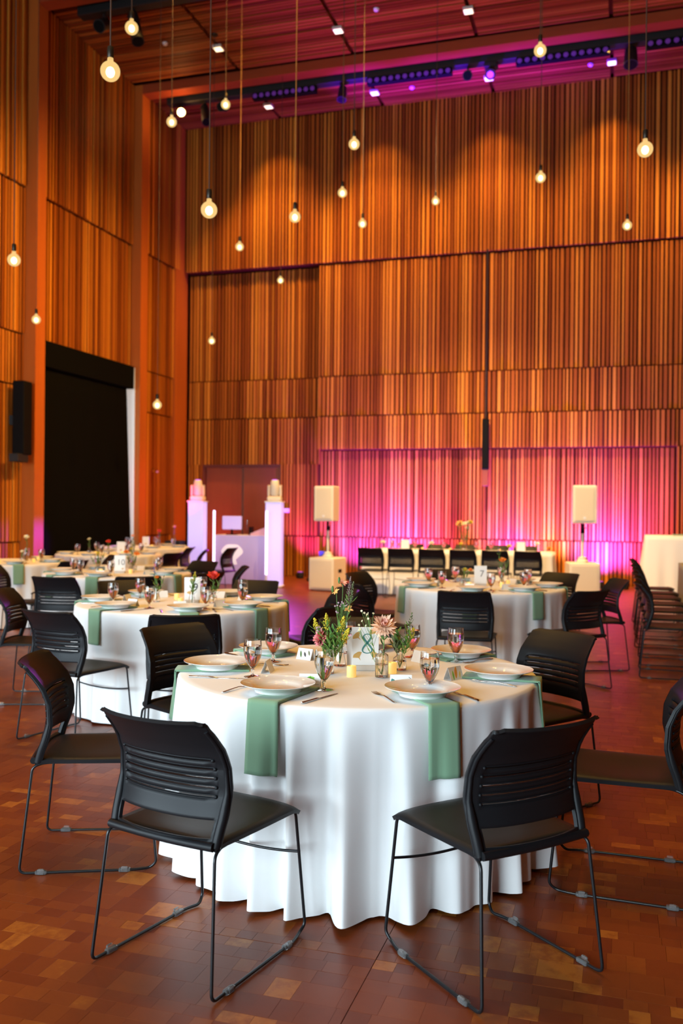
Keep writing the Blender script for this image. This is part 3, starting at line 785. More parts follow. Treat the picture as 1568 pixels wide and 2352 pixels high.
fork2((-.68, 4.06), (-.545, 4.27), 'steel fork before the slotted chair at table eight')
at(FORK, -1.48, 3.735, rad(-75), 'steel fork between the two blind-side glasses of table eight')
knife2((-1.069, 3.04), (-1.005, 3.249), 'steel knife by the olive napkin, pointing to the candles')
at(KNIFE, -.555, 3.385, rad(39), 'steel knife handle showing from under the red leaf plate')
knife2((-1.669, 3.364), (-1.45, 3.41), 'steel knife lying at the blind-side table edge in front of a plate')
knife2((-1.78, 3.967), (-1.6, 3.86), 'steel knife at the edge beside the chair tucked at table eight')
at(KNIFE, -.82, 4.28, rad(120), 'steel knife behind the greenery bottle on table eight')
def card8(x, y, ang, label, art):
    o = at(CARD, x, y, ang, label)
    n = Vector((0, -.0495, .0195)).normalized(); up = Vector((0, .0193, .05)).normalized()
    for pts, m, nm in art:
        blob(pts, M[m], o, nm, origin=(0, -.0205, 0), up=tuple(up), n=tuple(n), lift=.0007)
scr = lambda x0, y0: [([(x0 + .004 * k, y0 - .001), (x0 + .004 * k + .0028, y0 + .001), (x0 + .004 * k + .0026, y0 + .003), (x0 + .004 * k + .0004, y0 + .002)], 'greypaint', 'handwriting') for k in range(6)]
cA = at(CARD, -1.142, 3.345, rad(14), 'white place card painted with a green and a yellow leaf')
KIDS[CARD] = KIDS[CARD][:2]
def art(o, items):
    n = Vector((0, -.0495, .0195)).normalized(); up = Vector((0, .0193, .05)).normalized()
    for pts, m, nm in items: blob(pts, M[m], o, nm, origin=(0, -.0207, .0), up=tuple(up), n=tuple(n))
art(cA, [(leaf_pts(-.005, .028, .04, .012, 1.2), 'green_ink', 'painted_leaf'), (leaf_pts(.004, .034, .03, .01, .4), 'green_ink', 'painted_leaf'), (leaf_pts(-.034, .02, .016, .007, .3), 'yellow_ink', 'painted_leaf')] + scr(.012, .012))
cB = at(CARD, -.805, 3.447, rad(16), 'white place card painted with a coral-red and a teal leaf')
art(cB, [(leaf_pts(.016, .024, .036, .012, .1), 'red_ink', 'painted_leaf'), (leaf_pts(-.03, .026, .028, .009, 2.0), 'teal', 'painted_leaf'), (leaf_pts(.034, .042, .014, .0012, -.7), 'greypaint', 'painted_stem')])
cC = at(CARD, -1.415, 3.59, rad(-82), 'plain white tent card seen edge-on beside the blind-side glass')
cD = at(CARD, -.643, 3.70, rad(62), 'tent card with an orange and green stripe beside a goblet')
art(cD, [(leaf_pts(.0, .03, .05, .008, 1.3), 'orange_ink', 'painted_leaf'), (leaf_pts(-.02, .02, .04, .005, 1.5), 'green_ink', 'painted_leaf'), (leaf_pts(.022, .02, .03, .004, 1.2), 'yellow_ink', 'painted_leaf')])
cE = at(CARD, -1.37, 3.95, rad(-20), 'tent card with dark green pressed leaves behind the tall glass')
art(cE, [(leaf_pts(-.02, .026, .034, .005, 1.9), 'leaf', 'painted_leaf'), (leaf_pts(.004, .026, .026, .005, 2.1), 'dark_ink', 'painted_leaf'), (leaf_pts(.026, .034, .026, .004, 2.0), 'olive', 'painted_leaf')])
cF = at(CARD, -.86, 4.06, rad(140), 'white tent card half hidden behind a goblet near the greenery bottle')
# number cards
def digit8(parent, ox, oz, s):
    mb = MB(); n = 64; P = []
    for k in range(n):
        t = 2 * PI * k / n
        zc = sin(t); up = zc > 0
        x = sin(2 * t) * (.30 if up else .40) * 1.0; z = (cos(t) if False else 0)
        P.append(t)
    pts = []
    for k in range(n):
        t = 2 * PI * k / n; z = cos(t); x = sin(2 * t) * (.42 if z > 0 else .54) * (.85)
        z2 = z * (.86 if z > 0 else 1.0) + .05
        pts.append(Vector((x, z2)))
    v = []; f = []
    for k in range(n):
        d = (pts[(k + 1) % n] - pts[k - 1]).normalized(); nn = Vector((-d.y, d.x))
        w = .04 + .055 * abs(sin(2 * PI * k / n)) ** 2
        for sg in (-1, 1):
            q = pts[k] + nn * w * sg; v.append((ox + q.x * s, -.0045, oz + q.y * s))
    v += [(a, b + .0009, c) for a, b, c in v]
    for k in range(n):
        a, b = 2 * k, (2 * k + 2) % (2 * n); f.append((a, a + 1, b + 1, b)); f.append((a, b, b + 2 * n, a + 2 * n)); f.append((a + 1, a + 1 + 2 * n, b + 1 + 2 * n, b + 1))
    mb.add(v, f).build('painted_number', M['teal'], parent)
def text_mesh(txt, size, m, parent, loc):
    cu = bpy.data.curves.new('number', 'FONT'); cu.body = txt; cu.size = size; cu.align_x = 'CENTER'; cu.extrude = .0006
    ob = bpy.data.objects.new('number', cu); COL.objects.link(ob)
    me = bpy.data.meshes.new_from_object(ob.evaluated_get(bpy.context.evaluated_depsgraph_get()))
    bpy.data.objects.remove(ob); me.materials.clear(); me.materials.append(m)
    o = put('painted_number', me, parent, loc, (PI / 2, 0, 0)); return o
def number_card(num, x, y, rz, label, leaves, z=Z8):
    t = thing('table_number_card', (x, y, z), rz, label, 'table number', 'table number cards')
    MB().box(-.058, .058, -.003, .003, .018, .185, .0006).build('card', M['paper'], t)
    MB().box(-.052, .052, -.02, .02, 0, .022, .002).build('wooden_base', M['base'], t)
    if num == '8': digit8(t, .008, .115, .044)
    else:
        text_mesh(num, .085, M['greypaint'] if num != '9' else M['dark_ink'], t, (.012 if num != '9' else .022, -.0045, .085))
    for cx, cy, s, a in leaves: blob(ginkgo(cx, cy, s, a), M['tan'], t, 'ginkgo_leaf', origin=(0, -.003, 0), lift=.001)
    return t
number_card('8', -1.04, 3.775, YAW * 1.0 + .03, 'white table number card reading 8 with gold ginkgo leaves', [(-.036, .146, .026, .75), (-.032, .062, .027, .55), (.036, .166, .026, .8), (.04, .064, .026, -.5)])
number_card('9', -2.965, 6.02, YAW, 'white table number card reading 9 above a gold ginkgo fan', [(-.015, .07, .03, .1)])
number_card('10', -5.0, 8.45, YAW + .05, 'white table number card reading ten', [(.03, .045, .016, .4)])
number_card('7', -1.215, 8.36, YAW + .1, 'white table number card reading seven', [])
tag(MB().box(-1.15, -1.085, 3.87, 3.874, Z8, Z8 + .13).build('menu_card', M['paper']), 'plain white card standing behind the number 8 card', 'card')
# ------------------------------------------------------------------ votives, vases, flowers
def make_votive():
    t = thing('led_candle', (0, 0, 0), 0, '', 'candle', 'small yellow pillar candles')
    MB().lathe([(.0005, 0), (.019, 0), (.0195, .002), (.0195, .043), (.018, .046), (.014, .043), (.0005, .04)], 20).build('wax_body', M['wax'], t)
    MB().lathe([(.0005, .04), (.0026, .041), (.003, .043), (.0005, .0475)], 8).build('flame_tip', M['flame'], t)
    return t
VOT = make_votive()
at(VOT, -1.05, 3.602, 0, 'yellow candle before the number 8 card')
at(VOT, -.912, 3.74, 1, 'yellow candle between the ribbed vase and the greenery bottle')
def vase(kind, x, y, label, z=Z8, water=True):
    prof = {'ribbed': ([(.0005, .002), (.026, .002), (.027, .006), (.027, .085), (.025, .094), (.013, .101), (.012, .112), (.0145, .116)], .0015),
            'flask': ([(.0005, .002), (.026, .002), (.027, .008), (.025, .03), (.016, .07), (.0105, .105), (.0105, .12), (.0155, .127), (.0115, .133)], .0014),
            'bottle': ([(.0005, .002), (.029, .002), (.03, .008), (.03, .04), (.027, .052), (.014, .062), (.011, .07), (.011, .084), (.0135, .088)], .0015),
            'slim': ([(.0005, .002), (.02, .002), (.022, .01), (.021, .05), (.013, .08), (.012, .1), (.015, .106)], .0014)}[kind]
    P, th = prof
    t = thing('bud_vase', (x, y, z), 0, label, 'vase', 'clear glass bud vases')
    inner = [(max(.0005, r_ - th), zz + (th * 2 if i < 2 else 0)) for i, (r_, zz) in enumerate(P)]
    mb = MB()
    if kind == 'ribbed':
        rings = []
        for r_, zz in P + inner[::-1]:
            rings.append([(r_ * (1 + (.035 * sin(18 * a) if r_ > .024 else 0)) * cos(a), r_ * (1 + (.035 * sin(18 * a) if r_ > .024 else 0)) * sin(a), zz) for a in [2 * PI * i / 108 for i in range(108)]])
        mb.loft(rings, False)
    else: mb.lathe(P + inner[::-1], 28)
    mb.build('glass_body', M['glass'], t)
    if water:
        top = P[-1][1] * .45
        wi = [(max(.0004, r_ - .0003), zz + .0003) for r_, zz in inner if zz < top]; rr = float(np.interp(top, [p[1] for p in inner], [p[0] for p in inner])) - .0003
        MB().lathe(wi + [(rr, top), (.0004, top)], 28).build('water', M['water'], t)
    return t
def stem_curve(p0, p1, bend=(0, 0), n=9):
    a, b = Vector(p0), Vector(p1); out = []
    for k in range(n):
        t = k / (n - 1); q = a.lerp(b, t); s = 4 * t * (1 - t); out.append((q.x + bend[0] * s, q.y + bend[1] * s, q.z)); 
    return out
def petal_mesh(L, w, curl, m, cup=.3, nl=5):
    mb = MB()
    def f(u, v):
        U = 2 * u - 1; ww = w * (sin(PI * min(1, .08 + v * .9)) ** .7) * (1 if v < .97 else .6)
        a = curl * v
        x = L * (sin(a) / curl if abs(curl) > 1e-3 else v); z = L * ((1 - cos(a)) / curl if abs(curl) > 1e-3 else 0)
        return (x, U * ww, z + cup * ww * U * U)
    mb.sheet(f, 2, nl)
    return mb.mesh('petal', m)
def bloom_of_petals(parent, loc, tilt, layers, m_list, r=random.Random(3), name='bloom', core=None):
    """a flower head with each petal its own piece; tilt turns the head from facing up"""
    core_mb = MB().ball((0, 0, .0), core or .008, 8, 5)
    head = core_mb.build(name, m_list[0], parent)
    head.location = loc; head.rotation_euler = tilt
    for (n, L, w, el, curl, mi) in layers:
        me = petal_mesh(L, w, curl, m_list[mi])
        for k in range(n):
            a = 2 * PI * (k + r.uniform(-.3, .3)) / n
            o = put('petal', me, head, (0, 0, 0), (0, -rad(el) + r.uniform(-.12, .12), a)); o.scale = (r.uniform(.85, 1.1),) * 3
    return head
def leaf_mesh(L, w, m, bend=.6):
    mb = MB(); mb.sheet(lambda u, v: (L * v * cos(bend * v), (2 * u - 1) * w * sin(PI * min(1, .04 + .96 * v)) ** .8, L * v * sin(bend * v) * .5 + abs(2 * u - 1) * w * .25), 2, 6); return mb.mesh('leaf', m)
LEAF = leaf_mesh(.05, .007, M['leaf']); LEAF2 = leaf_mesh(.045, .006, M['olive']); FERN = leaf_mesh(.034, .0028, M['fern'], .2)
def add_leaves(t, path, n, me, r, up=.5, sc=1.0, lo=.3, hi=.9):
    for k in range(n):
        i = int((lo + (hi - lo) * k / max(1, n - 1)) * (len(path) - 1)); p = path[i]
        o = put('leaf', me, t, p, (0, -up + r.uniform(-.3, .3), 2.4 * k + r.uniform(-.5, .5))); s = sc * r.uniform(.75, 1.15); o.scale = (s, s, s)
def flower_thing(name, x, y, z0, label, group=None): return thing(name, (x, y, z0), 0, label, 'flower', group)
def goldenrod(x, y, p1, label, seed, m='golden', bend=(0, 0), p0=(0, 0, .012), z=Z8, nm='goldenrod_sprig', L=.055, density=120):
    r = random.Random(seed); t = flower_thing(nm, x, y, z, label)
    path = stem_curve(p0, p1, bend); MB().tube(path, .0013, 6).build('stem', M['stem'], t)
    d = (Vector(path[-1]) - Vector(path[-3])).normalized(); side = d.orthogonal().normalized(); s2 = d.cross(side)
    mb = MB()
    for k in range(density):
        v = r.random() ** .8; a = r.uniform(0, 6.28); rr = (.019 if m == 'golden' else .013) * (1 - v) ** .6 * r.uniform(.3, 1)
        p = Vector(path[-1]) - d * L * .6 + d * L * v * 1.25 + (side * cos(a) + s2 * sin(a)) * rr
        mb.ball(tuple(p), r.uniform(.0018, .0034), 5, 3)
    mb.build('flower_plume', M[m], t, kind='stuff')
    add_leaves(t, path, 26 if m == 'golden' else 9, FERN, r, .7, 1.4, .45, .98)
    return t
def spray(x, y, p1, label, seed, m, p0=(0, 0, .012), z=Z8, n=9, spread=.03, size=.005, nm='wildflower_spray', bend=(0, 0)):
    r = random.Random(seed); t = flower_thing(nm, x, y, z, label)
    path = stem_curve(p0, p1, bend); st = MB().tube(path, .0012, 6); fl = MB(); ce_ = MB(); 
    for k in range(n):
        q = Vector(path[-1]) + Vector((r.uniform(-1, 1) * spread, r.uniform(-1, 1) * spread, r.uniform(-.9, 1) * spread))
        b = Vector(path[-3 - (k % 3)]); st.tube([tuple(b), tuple(b.lerp(q, .5) + Vector((0, 0, -.004))), tuple(q)], .0007, 5)
        nrm = Vector((r.uniform(-1, 1) - .3, r.uniform(-1, 0) - .6, r.uniform(.1, 1))).normalized(); u = nrm.orthogonal().normalized(); w = nrm.cross(u)
        for j in range(6):
            a = j * PI / 3; e = u * cos(a) + w * sin(a); f_ = u * cos(a + .5) + w * sin(a + .5); g_ = u * cos(a - .5) + w * sin(a - .5)
            fl.add([tuple(q), tuple(q + g_ * size * .7 + nrm * .001), tuple(q + e * size * 1.2), tuple(q + f_ * size * .7 + nrm * .001)], [(0, 1, 2, 3)])
        ce_.ball(tuple(q + nrm * .0006), size * .32, 5, 3)
    st.build('stem', M['stem'], t); fl.build('florets', M[m], t, kind='stuff'); ce_.build('floret_centres', M['golden'], t, kind='stuff')
    add_leaves(t, path, 5, FERN, r, .7, 1.0, .35, .8)
    return t
# ribbed vase with peach chrysanthemum
vase('ribbed', -.93, 3.634, 'ribbed clear glass vase holding the peach chrysanthemum')
t = flower_thing('chrysanthemum', -.93, 3.634, Z8, 'large peach chrysanthemum in the ribbed vase')
pth = stem_curve((.0, 0, .012), (.008, -.005, .2), (.004, 0)); MB().tube(pth, .0021, 7).build('stem', M['stem'], t)
bloom_of_petals(t, (.008, -.006, .212), (.75, .12, YAW), [(15, .05, .0064, -55, .5, 0), (18, .056, .0066, -25, .6, 0), (18, .055, .0064, 0, .7, 0), (17, .048, .006, 22, .85, 0), (15, .038, .0056, 42, .95, 1), (12, .028, .005, 60, 1.0, 1), (7, .018, .0045, 76, 1.0, 1)], [M['peach'], M['peach2']], random.Random(8), core=.009)
add_leaves(t, pth, 4, LEAF, random.Random(2), .5, .8, .55, .85)
spray(-.93, 3.634, (-.055, .01, .235), 'spray of tiny white flowers beside the peach chrysanthemum', 5, 'white_f', bend=(-.01, 0), n=14, spread=.038)
spray(-.93, 3.634, (-.1, -.005, .19), 'single drooping sprig of tiny white flowers reaching over the number card', 6, 'white_f', bend=(.0, 0), n=4, spread=.012)
# greenery bottle
vase('bottle', -.9, 3.825, 'squat clear bottle of dark greenery behind a candle')
goldenrod(-.9, 3.825, (.055, -.01, .165), 'yellow-green sprig leaning from the squat bottle to the goblet', 21, bend=(.0, 0), L=.04, density=45)
goldenrod(-.9, 3.825, (.04, .02, .21), 'dark feathery sprig standing in the squat bottle', 22, m='olive', L=.06, density=40)
t = flower_thing('leafy_sprig', -.9, 3.825, Z8, 'dark green leafy sprig in the squat bottle')
pth = stem_curve((0, 0, .012), (-.012, .01, .16)); MB().tube(pth, .0015, 6).build('stem', M['stem'], t); add_leaves(t, pth, 12, LEAF, random.Random(4), .55, 1.0, .5, 1)
# flask with tall wildflowers
vase('flask', -1.172, 3.833, 'clear long-necked flask holding tall wildflowers')
goldenrod(-1.172, 3.833, (.035, .015, .33), 'tall brownish heather spike in the long-necked flask', 31, m='heather', L=.1, density=110, nm='heather_spike')
goldenrod(-1.172, 3.833, (.05, .0, .31), 'tall olive grass spike behind the heather in the flask', 32, m='olive', L=.1, density=90, nm='grass_spike')
spray(-1.172, 3.833, (.01, -.01, .26), 'cluster of tiny pale mauve flowers in the long-necked flask', 33, 'mauve', n=14, spread=.026, size=.004)
def lily(x, y, p1, tilt, label, seed, m='orange_f'):
    t = flower_thing('small_lily', x, y, Z8, label); r = random.Random(seed)
    pth = stem_curve((0, 0, .012), p1); MB().tube(pth, .0014, 6).build('stem', M['stem'], t)
    bloom_of_petals(t, p1, tilt, [(6, .024, .0055, 35, -.7, 0)], [M[m]], r, core=.003)
    mb = MB().ball((p1[0] - .018, p1[1], p1[2] + .012), .006, 8, 5, (1, 1, 2.6)); mb.build('bud', M['leaf'], t)
    return t
M['apricot'] = mat('apricot_petal', (.85, .45, .14), .6)
M['salmon'] = mat('salmon_petal', (.8, .36, .24), .6)
lily(-1.172, 3.833, (-.018, .0, .325), (.6, -.6, 0), 'apricot lily with a green bud, highest on the blind side of the flask', 3, 'apricot')
lily(-1.172, 3.833, (.012, .0, .365), (.5, .4, 0), 'salmon lily at the top of the flask bouquet', 4, 'salmon')
lily(-1.172, 3.833, (.04, -.01, .25), (.7, .3, 0), 'yellow-orange lily low in the flask bouquet beside the goldenrod', 5, 'apricot')
# slim vase behind the goblet: pink dahlia and goldenrod
vase('slim', -1.16, 3.64, 'slim clear vase of pink and yellow flowers behind a goblet')
t = flower_thing('pink_dahlia', -1.16, 3.64, Z8, 'coral-pink dahlia leaning out of the slim vase')
pth = stem_curve((0, 0, .012), (-.03, -.005, .14), (-.008, 0)); MB().tube(pth, .0018, 6).build('stem', M['stem'], t)
bloom_of_petals(t, (-.036, -.008, .148), (.35, -1.15, YAW), [(18, .036, .0072, -50, .4, 0), (20, .041, .0075, -25, .4, 0), (20, .041, .0075, -3, .5, 0), (19, .036, .007, 18, .6, 0), (16, .03, .0065, 38, .8, 0), (12, .022, .0058, 58, .9, 0), (6, .014, .005, 76, .9, 0)], [M['pink']], random.Random(9), core=.007)
goldenrod(-1.16, 3.64, (-.06, .01, .195), 'goldenrod sprig above the pink dahlia', 41)
goldenrod(-1.16, 3.64, (-.015, .01, .215), 'upright goldenrod sprig in the middle of the slim vase', 42)
goldenrod(-1.16, 3.64, (.055, .0, .21), 'goldenrod plume over the neck of the flask', 43, density=160)
goldenrod(-1.16, 3.64, (.075, -.01, .165), 'lowest goldenrod plume pointing at the number 8 card', 44, density=180)
spray(-1.16, 3.64, (-.04, -.01, .185), 'small purple flowers between the dahlia and the goldenrod', 45, 'mauve', n=7, spread=.014)
t = flower_thing('leafy_sprig', -1.16, 3.64, Z8, 'bright green leaves filling the slim vase')
pth = stem_curve((0, 0, .012), (.02, 0, .18)); MB().tube(pth, .0015, 6).build('stem', M['stem'], t); add_leaves(t, pth, 16, LEAF, random.Random(6), .65, 1.0, .45, 1)
for k, (dx, dy, h) in enumerate(((-.02, -.02, .15), (.04, -.015, .15), (.012, -.03, .165))):
    t = flower_thing('fern_sprig', -1.16, 3.64, Z8, ('fern-like sprig in front of the pink dahlia stem', 'fern-like sprig leaning to the flask neck', 'fern-like sprig in the middle of the slim vase')[k])
    pth = stem_curve((0, 0, .012), (dx, dy, h)); MB().tube(pth, .0013, 6).build('stem', M['stem'], t); add_leaves(t, pth, 24, FERN, random.Random(60 + k), .6, 1.5, .5, 1)
for k, (dx, dy, h) in enumerate(((-.03, .01, .13), (.03, -.01, .14))):
    t = flower_thing('fern_sprig', -.9, 3.825, Z8, ('dark fern-like sprig of the squat bottle nearer the chrysanthemum', 'fern-like sprig of the squat bottle nearer the goblet')[k])
    pth = stem_curve((0, 0, .012), (dx, dy, h)); MB().tube(pth, .0013, 6).build('stem', M['stem'], t); add_leaves(t, pth, 22, LEAF2 if k == 0 else FERN, random.Random(70 + k), .6, 1.0, .5, 1)
# ------------------------------------------------------------------ the other tables
def side(a):
    a = (a + 180) % 360 - 180
    names = [(-150, 'blind and camera'), (-110, 'camera'), (-60, 'camera and bar'), (-15, 'bar'), (25, 'bar and stage'), (75, 'stage'), (120, 'stage and blind'), (165, 'blind')]
    return min(names, key=lambda n: abs((a - n[0] + 180) % 360 - 180))[1]
ORD = ['', 'second ', 'third ']
def settings(c, cloth, angs, tname, full=True, nap=True, glass_off=16, seed=1, hang=.24, cards=True):
    r = random.Random(seed); seen = {}
    for a in angs:
        s = side(a); k = seen.get(s, 0); seen[s] = k + 1
        ph = 'at the %s%s side of %s' % (ORD[k], s, tname)
        th = rad(a); P = lambda rr, da: (c[0] + rr * cos(th + rad(da)), c[1] + rr * sin(th + rad(da)))
        q = P(.6, 0); at(PLATE, q[0], q[1], 0, 'white dinner plate ' + ph, Z8 + (.0075 if nap else 0), 'white rimmed dinner plates')
        q = P(.47 + r.uniform(-.02, .03), glass_off + r.uniform(-3, 4)); at(GLASS, q[0], q[1], 0, 'water glass ' + ph, Z8, 'stemmed water glasses')
        if nap: napkin(cloth, th, hang, 'sage napkin under the plate ' + ph, 'sage green napkins')
        if full:
            q = P(.6, -17); at(FORK, q[0], q[1], th + PI / 2, 'steel fork ' + ph, Z8, 'dinner forks')
            q = P(.6, 17); at(KNIFE, q[0], q[1], th + PI / 2, 'steel knife ' + ph, Z8, 'table knives')
        if cards:
            q = P(.42, -6); at(CARD, q[0], q[1], th + PI / 2 + r.uniform(-.3, .3), 'white tent card ' + ph, Z8, 'folded place cards')
settings(T9, C9, (-163, -112, -60, -20, 31, 80, 145), 'table nine', seed=2)
settings(T7, C7, (-145, -88, -43, 8, 58, 112, 166), 'table seven', seed=3)
settings(T10, C10, (-165, -119, -78, -9, 44, 91, 140), 'table ten', full=False, seed=4, glass_off=8)
settings(TL, CL, (-130, -85, -40, 20, 75, 150), 'the wall speaker table', full=False, seed=5, cards=False)
settings(TF, CF, (-140, -85, -35, 15, 70, 125), 'the table below the blind', full=False, nap=False, seed=6, cards=False)
settings(TG, CG, (-110, -50, 10, 80, 150), 'the table hardest against the blind', full=False, nap=False, seed=7, cards=False)
def pompon(x, y, h, r_, m, label, z=Z8, lean=(0, 0), vz=True, seed=1):
    """small ball-shaped flower on a leafy stem"""
    r = random.Random(seed); t = flower_thing('ball_flower', x, y, z, label, 'loose flowers on the round tables')
    pth = stem_curve((0, 0, .012), (lean[0], lean[1], h)); MB().tube(pth, .0018, 6).build('stem', M['stem'], t)
    bloom_of_petals(t, (lean[0], lean[1], h + r_ * .3), (.5, .2 * r.uniform(-1, 1), YAW), [(10, r_, r_ * .3, 0, .7, 0), (9, r_ * .85, r_ * .27, 30, .8, 0), (6, r_ * .6, r_ * .22, 58, .9, 0)], [M[m]], r, core=r_ * .3)
    add_leaves(t, pth, 9, LEAF, r, .6, 1.0, .4, .95)
    return t
def posy(c, ang, rr, kind, m, label_v, label_f, h=.2, size=.035, lean=(0, 0), seed=1):
    x, y = c[0] + rr * cos(rad(ang)), c[1] + rr * sin(rad(ang))
    vase(kind, x, y, label_v); pompon(x, y, h, size, m, label_f, lean=lean, seed=seed)
    return x, y
x, y = posy(T9, 15, .22, 'bottle', 'red_f', 'squat clear vase of the red flower on table nine', 'large red flower on table nine', .17, .055, seed=2)
goldenrod(x, y, (.05, 0, .15), 'dark green sprig under the red flower', 60, m='olive', density=40)
x, y = posy(T9, 190, .2, 'flask', 'orange_f', 'clear flask of the small orange flower on table nine', 'small orange flower on table nine, nearest the glasses', .17, .022, seed=3)
goldenrod(x, y, (-.02, 0, .22), 'thin blue spike beside the small orange flower of table nine', 61, m='blue_f', density=30)
goldenrod(x, y, (.05, 0, .16), 'feathery green sprig beside the small orange flower of table nine', 63, m='olive', density=30)
x, y = posy(T9, -40, .16, 'slim', 'white_f', 'slim clear vase beside the nine card', 'pale flower overlapping the nine card', .16, .022, seed=4)
goldenrod(x, y, (.02, 0, .2), 'yellow sprig above the pale flower of table nine', 62, density=40)
x, y = posy(T10, 40, .14, 'bottle', 'orange_f', 'clear vase of the tall orange flowers on table ten', 'bright orange flower beside the ten card', .18, .04, (.06, 0), seed=5)
pompon(x, y, .2, .035, 'orange_f', 'second orange flower, above the ten card', lean=(-.06, .0), seed=6)
pompon(x, y, .24, .024, 'golden', 'yellow flower above the ten card', lean=(-.0, .0), seed=7)
goldenrod(x, y, (.02, .02, .3), 'tall green sprig over table ten', 70, m='olive', density=80)
x, y = posy(T10, 190, .22, 'bottle', 'golden', 'clear vase of the leafy posy on table ten', 'yellow flower in the leafy posy of table ten', .19, .026, seed=8)
for k in range(3): goldenrod(x, y, (-.08 + .07 * k, .01, .14 + .02 * k), ('low', 'middle', 'top')[k] + ' green sprig of the leafy posy on table ten', 71 + k, m='olive', density=50)
x, y = posy(T7, 20, .2, 'flask', 'orange_f', 'clear flask of the orange flower on table seven', 'round orange flower on table seven', .22, .04, seed=9)
goldenrod(x, y, (-.03, 0, .32), 'thin blue spike above the orange flower of table seven', 75, m='blue_f', density=30)
goldenrod(x, y, (.05, 0, .22), 'dark sprig beside the orange flower of table seven', 76, m='olive', density=50)
x, y = posy(T7, 170, .17, 'bottle', 'golden', 'clear vase of yellow flowers on table seven', 'yellow flower beside the seven card', .13, .03, (.02, 0), seed=10)
pompon(x, y, .13, .026, 'orange_f', 'orange flower beside the seven card', lean=(.07, 0), seed=11)
x, y = posy(TL, 60, .3, 'slim', 'white_f', 'slim vase of the white flower before the purple pilaster', 'white flower standing up before the wooden wall', .28, .045, seed=12)
x, y = posy(TL, -20, .4, 'slim', 'white_f', 'slim vase at the ten side of the wall speaker table', 'pale flower at the ten side of the wall speaker table', .13, .03, seed=13)
x, y = posy(TF, 190, .3, 'bottle', 'white_f', 'vase of dark leaves below the blind', 'pale flower among dark leaves below the blind', .2, .03, seed=14)
x, y = posy(TF, -60, .2, 'slim', 'red_f', 'slim vase of the red flower below the blind', 'red flower below the black blind', .17, .04, seed=15)
x, y = posy(TF, 30, .35, 'slim', 'salmon', 'slim vase of pinkish flowers below the blind', 'pinkish flower below the blind', .25, .035, seed=16)
x, y = posy(TG, -20, .35, 'slim', 'red_f', 'slim vase before the reddish wall', 'coral flower before the reddish wall', .26, .05, seed=17)
x, y = posy(TG, 20, .5, 'slim', 'salmon', 'slim vase of the pink flower before the reddish wall', 'pink flower before the reddish wall', .34, .04, seed=18)
for c, tn, L_ in ((T9, 'table nine', ((-70, .16), (60, .13), (130, .2))), (T7, 'table seven', ((-110, .2), (-20, .22), (40, .3))), (T10, 'table ten', ((-120, .2), (-20, .2))), (TL, 'the wall speaker table', ((-60, .4), (10, .4), (70, .5))), (TF, 'the table below the blind', ((-90, .35), (-30, .4), (20, .3))), (TG, 'the table hardest against the blind', ((-40, .3),))):
    for k, (a, rr) in enumerate(L_):
        at(VOT, c[0] + rr * cos(rad(a)), c[1] + rr * sin(rad(a)), 0, 'yellow candle, %s side, middle of %s' % (side(a), tn), Z8, 'small yellow pillar candles')
for c, a, rr, lb in ((TL, -75, .28, 'white card on the wall speaker table'), (TF, -20, .28, 'white card on the table below the blind'), (TG, -60, .25, 'pale card before the coral flower')):
    number_card('', c[0] + rr * cos(rad(a)), c[1] + rr * sin(rad(a)), YAW, lb, [(0, .06, .025, .2)])
# head table things
HZ = .7605
for k, (xx, m, h, sz) in enumerate(((-3.9, 'white_f', .1, .05), (-3.62, 'salmon', .08, .03), (-3.05, 'white_f', .1, .05), (-2.55, 'golden', .1, .04), (-1.75, 'golden', .08, .045), (-1.3, 'white_f', .12, .05), (-1.1, 'orange_f', .05, .05))):
    pompon(xx, 15.25, h, sz, m, '%s low flower on the head table, %s from the booth' % ({'white_f': 'white', 'salmon': 'pinkish', 'golden': 'yellow', 'orange_f': 'orange'}[m], ('first', 'second', 'third', 'fourth', 'fifth', 'sixth', 'seventh')[k]), HZ, seed=30 + k)
vase('flask', -2.52, 15.42, 'tall vase holding the white bouquet on the head table', HZ, False).scale = (1.6, 1.6, 1.7)
r = random.Random(90)
for k in range(7):
    pompon(-2.52, 15.42, .38 + r.uniform(-.05, .1), r.uniform(.05, .07), ('white_f', 'white_f', 'apricot', 'white_f', 'golden', 'white_f', 'apricot')[k], ('uppermost', 'second', 'third', 'fourth', 'fifth', 'sixth', 'lowest')[k] + ' flower of the tall pale bouquet on the head table', HZ, lean=(r.uniform(-.16, .16), r.uniform(-.06, .06)), seed=40 + k)
for k, xx in enumerate((-3.5, -1.55)):
    tag(MB().box(xx - .07, xx + .07, 15.2, 15.21, HZ, HZ + .17, .001).build('framed_card', M['paper']), ('cream upright card on the head table nearer the booth', 'cream upright card on the head table nearer the bar')[k], 'card', 'upright cards on the head table')
for k, xx in enumerate((-3.75, -3.35, -2.85, -2.3, -2.05, -1.62)):
    at(GLASS, xx, 15.3, 0, ('first', 'second', 'third', 'fourth', 'fifth', 'sixth')[k] + ' water glass on the head table, counted from the booth', HZ, 'stemmed water glasses')
for k, xx in enumerate((-3.2, -2.72, -1.9)):
    at(VOT, xx, 15.2, 0, ('first', 'second', 'third')[k] + ' candle on the head table, counted from the booth', HZ, 'small yellow pillar candles')
GB = 'chairs on the far side of the head table'
for k, xx in enumerate((-3.65, -3.15, -2.65, -2.1, -1.6)):
    chair(xx, 16.22, -90, ('first', 'second', 'third', 'fourth', 'fifth')[k] + ' chair peeping over the head table from the wall side', GB)
